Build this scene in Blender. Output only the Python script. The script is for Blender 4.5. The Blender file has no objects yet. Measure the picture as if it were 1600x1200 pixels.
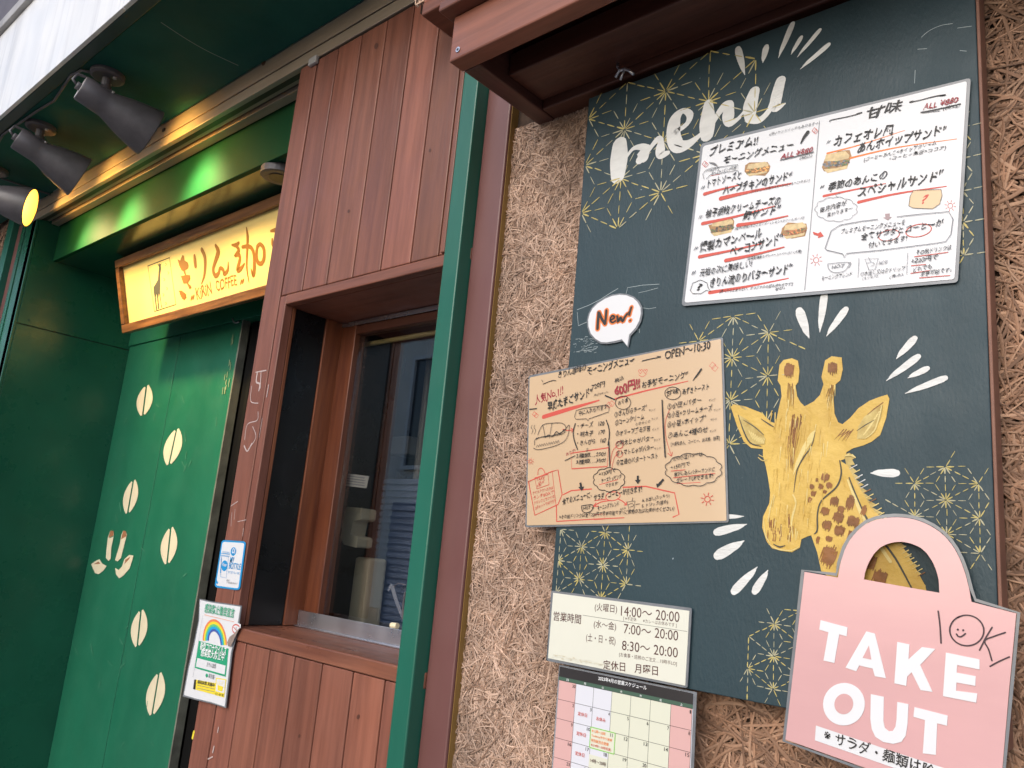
import bpy, math, random
import numpy as np
from mathutils import Vector, Matrix
random.seed(7)
SC = bpy.context.scene
COL = SC.collection

# ------------------------------------------------------------------ camera, world, sun, exposure
CAM = Vector((0.0, -0.97, 1.45))
RIGHT = Vector((0.75099, 0.65430, 0.08890))
DOWN = Vector((-0.07266, 0.21569, -0.97375))
FWD = Vector((-0.65630, 0.72482, 0.20952))
FPX = 1249.86
cd = bpy.data.cameras.new('camera')
cd.sensor_width = 36.0
cd.lens = FPX / 1600 * 36.0
cd.clip_start = 0.02
cd.clip_end = 500
cam = bpy.data.objects.new('camera', cd)
COL.objects.link(cam)
mw = Matrix((RIGHT, -DOWN, -FWD)).transposed().to_4x4()
mw.translation = CAM
cam.matrix_world = mw
SC.camera = cam

SUN_EL, SUN_AZ = math.radians(30), math.radians(179)      # overcast, brightest up the street to the left
W = bpy.data.worlds.new('World')
SC.world = W
W.use_nodes = True
wn = W.node_tree
sky = wn.nodes.new('ShaderNodeTexSky')
sky.sky_type = 'NISHITA'
sky.sun_disc = False
sky.sun_elevation = SUN_EL
sky.sun_rotation = SUN_AZ
sky.air_density = 1.0
sky.dust_density = 2.0
sky.ozone_density = 2.0
bg = wn.nodes['Background']
bg.inputs['Strength'].default_value = 0.15
wn.links.new(sky.outputs[0], bg.inputs['Color'])
sl = bpy.data.lights.new('sun', 'SUN')
sl.energy = 1.25
sl.angle = math.radians(75)
sl.color = (1.0, 0.99, 0.97)
sun = bpy.data.objects.new('sun', sl)
COL.objects.link(sun)
sdir = Vector((0.02 * math.cos(SUN_EL), -0.999 * math.cos(SUN_EL), math.sin(SUN_EL)))   # towards the sun
sun.rotation_euler = sdir.to_track_quat('Z', 'Y').to_euler()
SC.view_settings.view_transform = 'Standard'
SC.view_settings.look = 'None'
SC.view_settings.gamma = 1.0
SC.view_settings.exposure = 0.5

# ------------------------------------------------------------------ measuring: photo point -> point on a real surface
class Plane:
    def __init__(s, p, n, u):
        s.p, s.n, s.u = Vector(p), Vector(n).normalized(), Vector(u).normalized()
        s.v = s.n.cross(s.u) * 1.0
        if s.v.z < 0: s.v = -s.v
    def hit(s, x, y):
        d = RIGHT * ((x - 800) / FPX) + DOWN * ((y - 600) / FPX) + FWD
        t = (s.p - CAM).dot(s.n) / d.dot(s.n)
        return CAM + d * t
def YP(y): return Plane((0, y, 0), (0, -1, 0), (1, 0, 0))
class View:                       # a magnified view of the photograph: corner and scale
    def __init__(s, ox, oy, k, plane): s.ox, s.oy, s.k, s.plane = ox, oy, k, plane
    def __call__(s, x, y): return s.plane.hit(s.ox + x / s.k, s.oy + y / s.k)
    def m(s, x, y, px): return (s(x + px * .5, y) - s(x - px * .5, y)).length * .5 + (s(x, y + px * .5) - s(x, y - px * .5)).length * .5

# ------------------------------------------------------------------ materials
MATS = {}
def srgb(r, g, b):
    f = lambda c: ((c / 255 + 0.055) / 1.055) ** 2.4 if c / 255 > 0.04045 else c / 255 / 12.92
    return (f(r), f(g), f(b))
def mat(name, col, rough=0.5, metal=0.0, coat=0.0, noise=0.0, nscale=8.0, stretch=(1, 1, 1), bump=0.0, bscale=60.0,
        tone=False, emit=None, estr=0.0, dark=None, spec=0.5, coatr=0.08, speck=None, speckscale=120, speckth=0.7, rnoise=0.0, streak=None):
    m = bpy.data.materials.new(name)
    m.use_nodes = True
    nt = m.node_tree
    N, L = nt.nodes, nt.links
    b = N['Principled BSDF']
    b.inputs['Base Color'].default_value = (*col, 1)
    b.inputs['Roughness'].default_value = rough
    b.inputs['Metallic'].default_value = metal
    b.inputs['Specular IOR Level'].default_value = spec
    b.inputs['Coat Weight'].default_value = coat
    b.inputs['Coat Roughness'].default_value = coatr
    if emit:
        b.inputs['Emission Color'].default_value = (*emit, 1)
        b.inputs['Emission Strength'].default_value = estr
    src = None
    tc = N.new('ShaderNodeTexCoord')
    def mapped(sc):
        mp = N.new('ShaderNodeMapping')
        mp.inputs['Scale'].default_value = sc
        L.new(tc.outputs['Object'], mp.inputs['Vector'])
        return mp.outputs[0]
    def mixc(a, bb, fac, blend='MIX'):
        mx = N.new('ShaderNodeMix'); mx.data_type = 'RGBA'; mx.blend_type = blend
        for k, v in ((6, a), (7, bb)):
            if hasattr(v, 'links'): L.new(v, mx.inputs[k])
            else: mx.inputs[k].default_value = (*v, 1)
        if hasattr(fac, 'links'): L.new(fac, mx.inputs[0])
        else: mx.inputs[0].default_value = fac
        return mx.outputs[2]
    def noisef(sc, scale, detail=5, lo=.35, hi=.65, rough_=.6):
        n = N.new('ShaderNodeTexNoise')
        n.inputs['Scale'].default_value = scale
        n.inputs['Detail'].default_value = detail
        n.inputs['Roughness'].default_value = rough_
        L.new(mapped(sc), n.inputs['Vector'])
        r = N.new('ShaderNodeMapRange')
        r.inputs[1].default_value = lo; r.inputs[2].default_value = hi
        L.new(n.outputs[0], r.inputs[0])
        return r.outputs[0]
    src = col
    if noise > 0 or dark:
        dk = dark if dark else tuple(c * (1 - noise) for c in col)
        src = mixc(src, dk, noisef(stretch, nscale))
    if streak:
        c2, sc, scale, lo, hi = streak
        src = mixc(src, c2, noisef(sc, scale, 6, lo, hi))
    if speck:
        src = mixc(src, speck, noisef((1, 1, 1), speckscale, 3, speckth, speckth + .04))
    if tone:
        at = N.new('ShaderNodeAttribute'); at.attribute_name = 'tone'
        src = mixc(src, at.outputs['Color'], 1.0, 'MULTIPLY')
    if hasattr(src, 'links'): L.new(src, b.inputs['Base Color'])
    if rnoise:
        r = N.new('ShaderNodeMapRange')
        L.new(noisef((1, 1, 1), 9, 6), r.inputs[0])
        r.inputs[3].default_value = max(0.02, rough - rnoise); r.inputs[4].default_value = min(1, rough + rnoise)
        L.new(r.outputs[0], b.inputs['Roughness'])
    if bump:
        bn = N.new('ShaderNodeBump')
        bn.inputs['Strength'].default_value = bump
        bn.inputs['Distance'].default_value = 0.002
        n = N.new('ShaderNodeTexNoise'); n.inputs['Scale'].default_value = bscale; n.inputs['Detail'].default_value = 4
        L.new(mapped(stretch), n.inputs['Vector'])
        L.new(n.outputs[0], bn.inputs['Height'])
        L.new(bn.outputs[0], b.inputs['Normal'])
    MATS[name] = m
    return m
def wood(name, a, dk, rough=.42, axis='z', nscale=5.0, worn=(.28, .12, .082)):
    st = {'z': (11, 11, .7), 'x': (.7, 11, 11), 'y': (11, .7, 11)}[axis]
    m = mat(name, a, rough, noise=.1, dark=dk, nscale=nscale, stretch=st, bump=.25, bscale=14, tone=True, rnoise=.10,
            streak=(worn, tuple(s * 1.3 for s in st), nscale * .8, .62, .88), spec=.45)
    return m
def glassy(name, tint=(1, 1, 1), refl_rough=0.0, base=0.04, body=0.0, bodycol=(.8, .8, .8)):
    m = bpy.data.materials.new(name); m.use_nodes = True
    N, L = m.node_tree.nodes, m.node_tree.links
    N.remove(N['Principled BSDF'])
    t = N.new('ShaderNodeBsdfTransparent'); t.inputs[0].default_value = (*tint, 1)
    g = N.new('ShaderNodeBsdfGlossy'); g.inputs['Roughness'].default_value = refl_rough
    lw = N.new('ShaderNodeLayerWeight'); lw.inputs[0].default_value = .5
    pw = N.new('ShaderNodeMath'); pw.operation = 'POWER'; pw.inputs[1].default_value = 5.0
    L.new(lw.outputs['Facing'], pw.inputs[0])
    fr = N.new('ShaderNodeMath'); fr.operation = 'MULTIPLY_ADD'; fr.inputs[1].default_value = 1 - base; fr.inputs[2].default_value = base
    L.new(pw.outputs[0], fr.inputs[0])
    a = t.outputs[0]
    if body:
        d = N.new('ShaderNodeBsdfDiffuse'); d.inputs[0].default_value = (*bodycol, 1)
        mm = N.new('ShaderNodeMixShader'); mm.inputs[0].default_value = body
        L.new(a, mm.inputs[1]); L.new(d.outputs[0], mm.inputs[2]); a = mm.outputs[0]
    mx = N.new('ShaderNodeMixShader')
    L.new(fr.outputs[0], mx.inputs[0]); L.new(a, mx.inputs[1]); L.new(g.outputs[0], mx.inputs[2])
    L.new(mx.outputs[0], N['Material Output'].inputs[0])
    MATS[name] = m
    return m

BROWN = wood('brown_stained_boards', (.245, .092, .058), (.165, .060, .038))
BROWNX = wood('brown_stained_rail', (.235, .086, .054), (.155, .056, .036), axis='x')
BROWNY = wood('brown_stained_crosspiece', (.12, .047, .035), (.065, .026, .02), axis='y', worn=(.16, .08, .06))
REDWOOD = wood('warm_red_jamb_wood', (.26, .085, .036), (.15, .045, .022))
COUNTER = wood('counter_wood', (.25, .095, .055), (.15, .055, .034), axis='x', rough=.36)
PLUM = mat('plum_brown_paint', (.165, .068, .062), .42, noise=.18, nscale=3, stretch=(3, 3, .7), bump=.15, bscale=30, rnoise=.08, speck=(.45, .36, .33), speckscale=140, speckth=.79)
GREENPOST = mat('green_post_paint', (.016, .130, .086), .34, noise=.25, nscale=2, stretch=(2, 2, .5), bump=.10, bscale=60, rnoise=.06, speck=(.4, .45, .4), speckscale=170, speckth=.79)
GREENDOOR = mat('green_door_paint', (.014, .140, .076), .38, noise=.22, nscale=2.2, stretch=(1, 1, .5), bump=.06, bscale=90, rnoise=.08, speck=(.3, .4, .33), speckscale=150, speckth=.80)
GREENWALL = mat('dark_green_wall_paint', (.014, .118, .066), .30, noise=.30, nscale=2.0, bump=.10, bscale=50, rnoise=.06)
GREENSOF = mat('dark_green_soffit_paint', (.016, .100, .078), .62, noise=.30, nscale=2.5, bump=.05, bscale=90, rnoise=.06, spec=.12)
GREENGLOSS = mat('glossy_green_ceiling_paint', (.010, .070, .040), .20, noise=.25, nscale=2.5, bump=.03, bscale=60, rnoise=.04)
GREENDROP = mat('green_drop_panel_paint', (.006, .062, .024), .60, noise=.25, nscale=2.5, bump=.05, bscale=60, spec=.08)
LIPGREEN = mat('soffit_edge_paint', (.025, .055, .045), .45, noise=.3, nscale=4)
FASCIA = mat('white_fascia_metal', (.78, .78, .79), .38, noise=.10, nscale=2.4, stretch=(3, 3, .5), rnoise=.1, streak=((.46, .46, .49), (9, 9, .6), 2.6, .50, .84), bump=.05, bscale=12)
GREYTRIM = mat('weathered_grey_trim', (.40, .38, .37), .5, noise=.3, nscale=6)
ALU = mat('bronze_aluminium', (.42, .33, .25), .42, metal=.35, noise=.22, nscale=5, stretch=(.6, 8, 8), rnoise=.06)
ALUDARK = mat('shutter_slot_dark', (.10, .075, .055), .4, metal=.6, noise=.3, nscale=5, stretch=(.6, 8, 8))
STEEL = mat('brushed_steel', (.62, .62, .66), .28, metal=.9, noise=.1, nscale=4, stretch=(.5, 8, 8), rnoise=.08)
BLACKMATT = mat('matt_black_post', (.004, .004, .004), .7, spec=.1)
BLACKPANEL = mat('black_lacquer_panel', (.006, .007, .009), .32, noise=.5, nscale=2.5, stretch=(8, 8, .5), rnoise=.1)
BLACKGLOSS = mat('black_doorway_panel', (.004, .004, .005), .45, spec=.2, noise=.4, nscale=6, bump=.15, bscale=18, speck=(.12, .11, .09), speckscale=110, speckth=.76)
LAMPGREY = mat('dark_grey_lamp_paint', (.105, .096, .108), .48, noise=.35, nscale=14, bump=.12, bscale=120, rnoise=.1, speck=(.14, .13, .13), speckscale=180, speckth=.75)
LAMPEND = mat('pale_lamp_end', (.48, .46, .47), .5, noise=.3, nscale=20)
LAMPIN = mat('lamp_reflector', (.60, .42, .20), .3, metal=.2)
BULB = mat('lit_bulb', (1, .8, .45), .5, emit=(1.0, .62, .16), estr=40)
BOARD = mat('slate_teal_board', (.026, .052, .064), .46, spec=.34, noise=.22, nscale=5, stretch=(1.4, 1, .6), bump=.22, bscale=260, rnoise=.08, speck=(.36, .42, .44), speckscale=95, speckth=.735)
BOARDEDGE = mat('board_edge_brown', (.25, .115, .075), .6, noise=.3, nscale=10)
PAINTW = mat('white_brush_paint', (.68, .675, .65), .5, noise=.12, nscale=30, stretch=(1, 1, 3), bump=.5, bscale=80)
YEL = mat('yellow_dash_paint', (.54, .44, .14), .55, noise=.25, nscale=30)
YEL2 = mat('pale_dash_paint', (.48, .45, .29), .55, noise=.3, nscale=30)
WHITEPAPER = mat('white_laminated_paper', (.70, .70, .715), .22, coat=.25, spec=.3, noise=.03, nscale=3, bump=.10, bscale=5, coatr=.06)
TANPAPER = mat('kraft_tan_paper', (.60, .425, .265), .22, coat=.4, noise=.05, nscale=3, bump=.10, bscale=5)
HOURPAPER = mat('cream_hours_card', (.70, .69, .59), .25, coat=.4, noise=.04, nscale=5, bump=.08, bscale=6)
PINKPAPER = mat('pink_bag_card', (.66, .375, .375), .25, coat=.4, noise=.10, nscale=4, stretch=(.7, 1, 2), bump=.12, bscale=5)
CREAMBEAN = mat('cream_bean_paint', (.68, .60, .43), .5, noise=.08, nscale=20)
BLACKINK = mat('black_marker_ink', (.016, .014, .014), .5)
GREYINK = mat('faded_grey_ink', (.16, .16, .17), .5)
REDINK = mat('red_marker_ink', (.56, .075, .05), .5)
ORANGEINK = mat('orange_marker_ink', (.78, .20, .035), .5)
DARKRED = mat('dark_red_ink', (.30, .02, .03), .5)
BROWNINK = mat('dark_brown_print', (.075, .020, .016), .5)
WHITEINK = mat('white_print', (.80, .80, .80), .5)
GREENINK = mat('green_print', (.02, .32, .16), .45)
BLUEINK = mat('blue_print', (.01, .26, .58), .4)
YELINK = mat('yellow_print', (.78, .62, .04), .45)
LAMI = mat('laminate_margin', (.20, .21, .225), .22, noise=.25, nscale=30, spec=.6)
FILM = bpy.data.materials.new('clear_film'); FILM.use_nodes = True
FILM.node_tree.nodes.remove(FILM.node_tree.nodes['Principled BSDF'])
_t = FILM.node_tree.nodes.new('ShaderNodeBsdfTransparent'); _t.inputs[0].default_value = (.80, .79, .78, 1)
FILM.node_tree.links.new(_t.outputs[0], FILM.node_tree.nodes['Material Output'].inputs[0])
GLASS = glassy('window_glass', tint=(.92, .93, .93), base=.20)
SIGNFACE = mat('cream_sign_face', (.84, .63, .22), .45, noise=.10, nscale=3)
SIGNWOOD = wood('oiled_sign_frame', (.25, .105, .035), (.085, .032, .012), axis='x', nscale=4, worn=(.34, .17, .06))
OCHREINK = mat('ochre_sign_lettering', (.24, .095, .008), .55)
GIRY = mat('giraffe_yellow_paint', (.66, .44, .095), .5, noise=.2, nscale=16, dark=(.53, .33, .06), bump=.8, bscale=70)
GIRL = mat('giraffe_pale_paint', (.66, .52, .20), .55, bump=.8, bscale=70)
GIRB = mat('giraffe_brown_paint', (.27, .105, .025), .55, noise=.4, nscale=40, bump=.8, bscale=70)
GIRM = mat('giraffe_mane_paint', (.58, .45, .16), .55, noise=.3, nscale=50, dark=(.40, .27, .07), bump=.8, bscale=70)
GIRD = mat('giraffe_shadow_paint', (.055, .050, .035), .6)
STRAND = mat('wood_wool_strands', (.50, .355, .270), .7, noise=.25, nscale=30, tone=True)
BACKING = mat('wood_wool_backing', (.075, .042, .026), .9, noise=.5, nscale=60)
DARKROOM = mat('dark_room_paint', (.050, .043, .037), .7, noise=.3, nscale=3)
CREAMPL = mat('cream_plastic', (.80, .69, .47), .35)
BLIND = mat('blue_grey_slats', (.14, .17, .25), .5)
BAMBOO = mat('bamboo_yellow', (.72, .56, .24), .4, noise=.2, nscale=12, stretch=(.6, 5, 5))
PAVE = mat('grey_paving', (.36, .35, .34), .8, noise=.25, nscale=6, bump=.3, bscale=120)
ASPH = mat('street_asphalt', (.08, .08, .082), .85, noise=.3, nscale=30, bump=.4, bscale=200)
OPP = mat('beige_render', (.72, .68, .62), .8, noise=.15, nscale=2, bump=.2, bscale=60)
OPPG = mat('opposite_window_glass', (.05, .06, .07), .08)
OPPF = mat('opposite_white_frame', (.62, .62, .62), .5)

# ------------------------------------------------------------------ mesh building
LIFT = [0]
LBASE = [0.0]                    # paint and ink lie on what was drawn before
def lift():
    LIFT[0] = (LIFT[0] + 1) % 80
    return LBASE[0] + 0.00003 + LIFT[0] * 0.00001
class MB:
    def __init__(s): s.v, s.f, s.mi, s.tn, s.mats = [], [], [], [], []
    def slot(s, m):
        if m not in s.mats: s.mats.append(m)
        return s.mats.index(m)
    def add(s, vs, fs, m, tone=(1, 1, 1)):
        o = len(s.v); k = s.slot(m)
        s.v += [Vector(v) for v in vs]
        for f in fs:
            s.f.append([i + o for i in f]); s.mi.append(k); s.tn.append(tone)
    def box(s, x0, x1, y0, y1, z0, z1, m, tone=(1, 1, 1)):
        vs = [(x, y, z) for x in (x0, x1) for y in (y0, y1) for z in (z0, z1)]
        s.add(vs, [(0, 1, 3, 2), (4, 6, 7, 5), (0, 4, 5, 1), (2, 3, 7, 6), (0, 2, 6, 4), (1, 5, 7, 3)], m, tone)
    def tube(s, pts, r, m, n=10, cap=True):
        pts = [Vector(p) for p in pts]
        rs = r if isinstance(r, (list, tuple)) else [r] * len(pts)
        rings = []; up = None
        for i, p in enumerate(pts):
            d = (pts[min(i + 1, len(pts) - 1)] - pts[max(i - 1, 0)])
            if d.length < 1e-9: d = Vector((0, 0, 1))
            d.normalize()
            if up is None:
                a = d.orthogonal().normalized()
            else:
                a = (up - d * up.dot(d)); a = a.normalized() if a.length > 1e-6 else d.orthogonal().normalized()
            up = a; b = d.cross(a)
            rings.append([p + (a * math.cos(t) + b * math.sin(t)) * rs[i] for t in [2 * math.pi * k / n for k in range(n)]])
        vs = [v for r_ in rings for v in r_]
        fs = [(i * n + k, i * n + (k + 1) % n, (i + 1) * n + (k + 1) % n, (i + 1) * n + k) for i in range(len(pts) - 1) for k in range(n)]
        if cap:
            fs.append(tuple(reversed(range(n)))); fs.append(tuple((len(pts) - 1) * n + k for k in range(n)))
        s.add(vs, fs, m)
    def flat(s, pts, m, n=Vector((0, -1, 0)), off=None):      # a flat polygon lying on a surface
        off = lift() if off is None else off
        pts = [Vector(p) + n * off for p in pts]
        nn = sum(((pts[i] - pts[0]).cross(pts[i + 1] - pts[0]) for i in range(1, len(pts) - 1)), Vector())
        if nn.dot(n) < 0: pts.reverse()
        s.add(pts, [tuple(range(len(pts)))], m)
    def slab(s, pts, n, th, m, medge=None, back=0.0, open_back=False):         # outline with thickness
        pts = [Vector(p) for p in pts]
        nn = sum(((pts[i] - pts[0]).cross(pts[i + 1] - pts[0]) for i in range(1, len(pts) - 1)), Vector())
        if nn.dot(n) < 0: pts.reverse()
        k = len(pts)
        f = [p + n * th for p in pts]; b = [p - n * back for p in pts]
        s.add(f, [tuple(range(k))], m)
        s.add(f + b, [(i, k + i, k + (i + 1) % k, (i + 1) % k) for i in range(k)] + ([] if open_back else [tuple(reversed(range(k, 2 * k)))]), medge or m)
    def build(s, name, parent=None, bevel=0.0, smooth=False, loc=None):
        me = bpy.data.meshes.new(name)
        base = Vector(loc) if loc is not None else Vector((0, 0, 0))
        off = base if parent is None else ORG.get(parent.name, Vector((0, 0, 0)))
        me.from_pydata([tuple(v - off) for v in s.v], [], s.f)
        for m in s.mats: me.materials.append(m)
        me.polygons.foreach_set('material_index', s.mi)
        a = me.attributes.new('tone', 'FLOAT_COLOR', 'FACE')
        a.data.foreach_set('color', [c for t in s.tn for c in (*t, 1)])
        if smooth: me.polygons.foreach_set('use_smooth', [True] * len(me.polygons))
        me.update()
        o = bpy.data.objects.new(name, me)
        COL.objects.link(o)
        if parent is not None:
            o.parent = parent
            ORG[o.name] = off
        else:
            o.location = base
            ORG[o.name] = base
        if bevel:
            bm = o.modifiers.new('bevel', 'BEVEL'); bm.width = bevel; bm.segments = 2; bm.limit_method = 'ANGLE'; bm.angle_limit = math.radians(40)
        return o
ORG = {}
def thing(name, loc, label, cat, group=None):
    o = bpy.data.objects.new(name, None)
    o.empty_display_size = .05
    o.location = loc
    COL.objects.link(o)
    ORG[o.name] = Vector(loc)
    o['label'] = label; o['category'] = cat
    if group: o['group'] = group
    return o
def tag(o, label, cat, group=None):
    o['label'] = label; o['category'] = cat
    if group: o['group'] = group
    return o
def structure(o): o['kind'] = 'structure'; return o
def vary(k=.12):
    t = 1 + random.uniform(-k, k)
    return (t, t * (1 + random.uniform(-.03, .03)), t * (1 + random.uniform(-.03, .03)))

# ------------------------------------------------------------------ ink: brush strokes and lettering on a surface
def smoothpts(pts, k=5):
    if len(pts) < 3: return pts
    out = []
    P = [pts[0]] + list(pts) + [pts[-1]]
    for i in range(1, len(P) - 2):
        p0, p1, p2, p3 = P[i - 1], P[i], P[i + 1], P[i + 2]
        for j in range(k):
            t = j / k
            out.append(tuple(.5 * ((2 * p1[c]) + (-p0[c] + p2[c]) * t + (2 * p0[c] - 5 * p1[c] + 4 * p2[c] - p3[c]) * t * t + (-p0[c] + 3 * p1[c] - 3 * p2[c] + p3[c]) * t ** 3) for c in range(len(p1))))
    out.append(tuple(pts[-1]))
    return out
def stroke(mb, vw, pts, w, m, curve=True, closed=False, taper=None, cap=True, off=None):
    """pts in view pixels, w in view pixels (or one width per point)"""
    ws = list(w) if isinstance(w, (list, tuple)) else [w] * len(pts)
    if taper: ws = [ws[i] * (taper[0] + (taper[1] - taper[0]) * i / (len(ws) - 1)) for i in range(len(ws))]
    q = [(p[0], p[1], ws[i]) for i, p in enumerate(pts)]
    if closed: q = q + [q[0]]
    if curve: q = smoothpts(q)
    n = vw.plane.n; off = lift() if off is None else off
    C = [vw(a[0], a[1]) for a in q]
    H = [vw.m(a[0], a[1], max(a[2], .1)) * .5 for a in q]
    vs = []
    for i in range(len(C)):
        d = C[min(i + 1, len(C) - 1)] - C[max(i - 1, 0)]
        if closed and i in (0, len(C) - 1): d = C[1] - C[-2]
        if d.length < 1e-9: d = Vector((1, 0, 0))
        s_ = n.cross(d.normalized())
        vs += [C[i] + s_ * H[i] + n * off, C[i] - s_ * H[i] + n * off]
    fs = [(2 * i, 2 * i + 1, 2 * i + 3, 2 * i + 2) for i in range(len(C) - 1)]
    if cap and not closed:
        for e, j in ((0, 1), (len(C) - 1, -1)):
            d = (C[e] - C[e + j])
            if d.length < 1e-9: continue
            d.normalize(); s_ = n.cross(d); k0 = len(vs)
            arc = [C[e] + (s_ * math.cos(t) + d * math.sin(t)) * H[e] + n * off for t in [math.pi * a / 6 for a in range(7)]]
            vs += arc; fs.append(tuple(range(k0, k0 + 7)))
    mb.add(vs, fs, m)
def poly(mb, vw, pts, m, off=None): mb.flat([vw(*p) for p in pts], m, vw.plane.n, off)
def ellipse_pts(cx, cy, rx, ry, n=24, rot=0, a0=0, a1=2 * math.pi):
    full = abs(a1 - a0 - 2 * math.pi) < 1e-6
    k = n if full else n + 1
    out = []
    for i in range(k):
        t = a0 + (a1 - a0) * i / n
        x, y = rx * math.cos(t), ry * math.sin(t)
        out.append((cx + x * math.cos(rot) - y * math.sin(rot), cy + x * math.sin(rot) + y * math.cos(rot)))
    return out
TEXTS = []
def text(mb, vw, s, p0, p1, h, m, bold=0.0, wob=0.0, shear=0.0):
    """p0, p1: bottom-left and bottom-right of the written line in view pixels; h its height"""
    c = bpy.data.curves.new('lettering_source', 'FONT')
    c.body = s; c.size = 1; c.offset = bold; c.resolution_u = 3; c.shear = shear
    o = bpy.data.objects.new('lettering_source', c)
    COL.objects.link(o)
    TEXTS.append((mb, vw, o, p0, p1, h, m, wob, lift()))
def flush_text():
    dg = bpy.context.evaluated_depsgraph_get()
    rnd = random.Random(3)
    for mb, vw, o, p0, p1, h, m, wob, off in TEXTS:
        me = bpy.data.meshes.new_from_object(o.evaluated_get(dg), depsgraph=dg)
        if not me.vertices: continue
        co = np.array([v.co[:2] for v in me.vertices])
        lo, hi = co.min(0), co.max(0)
        co = (co - lo) / np.maximum(hi - lo, 1e-6)
        asp = (hi[0] - lo[0]) / max(hi[1] - lo[1], 1e-6)
        A, B = vw(*p0), vw(*p1)
        u = B - A; n = vw.plane.n
        up = u.cross(n).normalized()
        if up.z < 0: up = -up
        H = vw.m((p0[0] + p1[0]) / 2, (p0[1] + p1[1]) / 2, h)
        if wob:
            ph = [rnd.uniform(0, 6.28) for _ in range(6)]
            x = co[:, 0] * asp; y = co[:, 1]
            dx = wob * (np.sin(x * 4.1 + y * 3 + ph[0]) * .6 + np.sin(x * 9.7 - y * 5 + ph[1]) * .4)
            dy = wob * (np.sin(x * 3.3 + ph[2]) * 1.0 + np.sin(x * 7.9 + y * 4 + ph[3]) * .7)
            co[:, 0] += dx / asp; co[:, 1] += dy
        vs = [A + u * float(a) + up * float(b) * H + n * off for a, b in co]
        fs = [tuple(p.vertices) for p in me.polygons]
        # faces must look out of the surface
        if fs:
            f = fs[0]
            nn = (vs[f[1]] - vs[f[0]]).cross(vs[f[2]] - vs[f[0]])
            if nn.dot(n) < 0: fs = [tuple(reversed(q)) for q in fs]
        mb.add(vs, fs, m)
        bpy.data.meshes.remove(me)
    for t in TEXTS:
        c = t[2].data
        bpy.data.objects.remove(t[2]); bpy.data.curves.remove(c)
    TEXTS.clear()
# ------------------------------------------------------------------ ground, street and the house opposite
XL, XP = -3.678, -1.748           # left wall of the entrance, left edge of the timber booth
g = MB(); g.box(-40, 40, -60, -1.5, -.25, -.12, ASPH); structure(g.build('road'))
g = MB(); g.box(-40, 40, -1.5, 3.0, -.25, 0.0, PAVE); structure(g.build('pavement', bevel=.01))
g = MB(); g.box(-40, 40, -10.5, -5.6, -.119, 0.0, PAVE); structure(g.build('far_pavement', bevel=.01))

op = thing('opposite_house', (-15, -8, 0), 'pale rendered house across the street facing the cafe', 'house')
b = MB(); b.box(-25, -6.5, -12, -6.8, 0.0, 5.2, OPP); b.build('wall', op)
b = MB(); b.box(-25.2, -6.3, -12.2, -6.6, 5.2, 5.4, GREYTRIM); b.build('roof', op)
for i in range(6):
    x = -24.0 + i * 2.9
    b = MB()
    for a in ((x, x + .06, 2.6, 4.4), (x + 1.3, x + 1.36, 2.6, 4.4), (x + .06, x + 1.3, 2.6, 2.66), (x + .06, x + 1.3, 4.34, 4.4), (x + .65, x + .71, 2.66, 4.34)):
        b.box(a[0], a[1], -6.8, -6.72, a[2], a[3], OPPF)
    fr = b.build('window', op)
    b = MB(); b.box(x + .06, x + 1.3, -6.8, -6.77, 2.66, 4.34, OPPG); b.build('pane', fr)
    b = MB(); b.box(x - .1, x + 1.5, -6.8, -6.75, .1, 2.1, BLIND)
    for k in range(14): b.box(x - .1, x + 1.5, -6.75, -6.73, .15 + k * .14, .22 + k * .14, BLIND)
    b.build('shutter', op)

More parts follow.
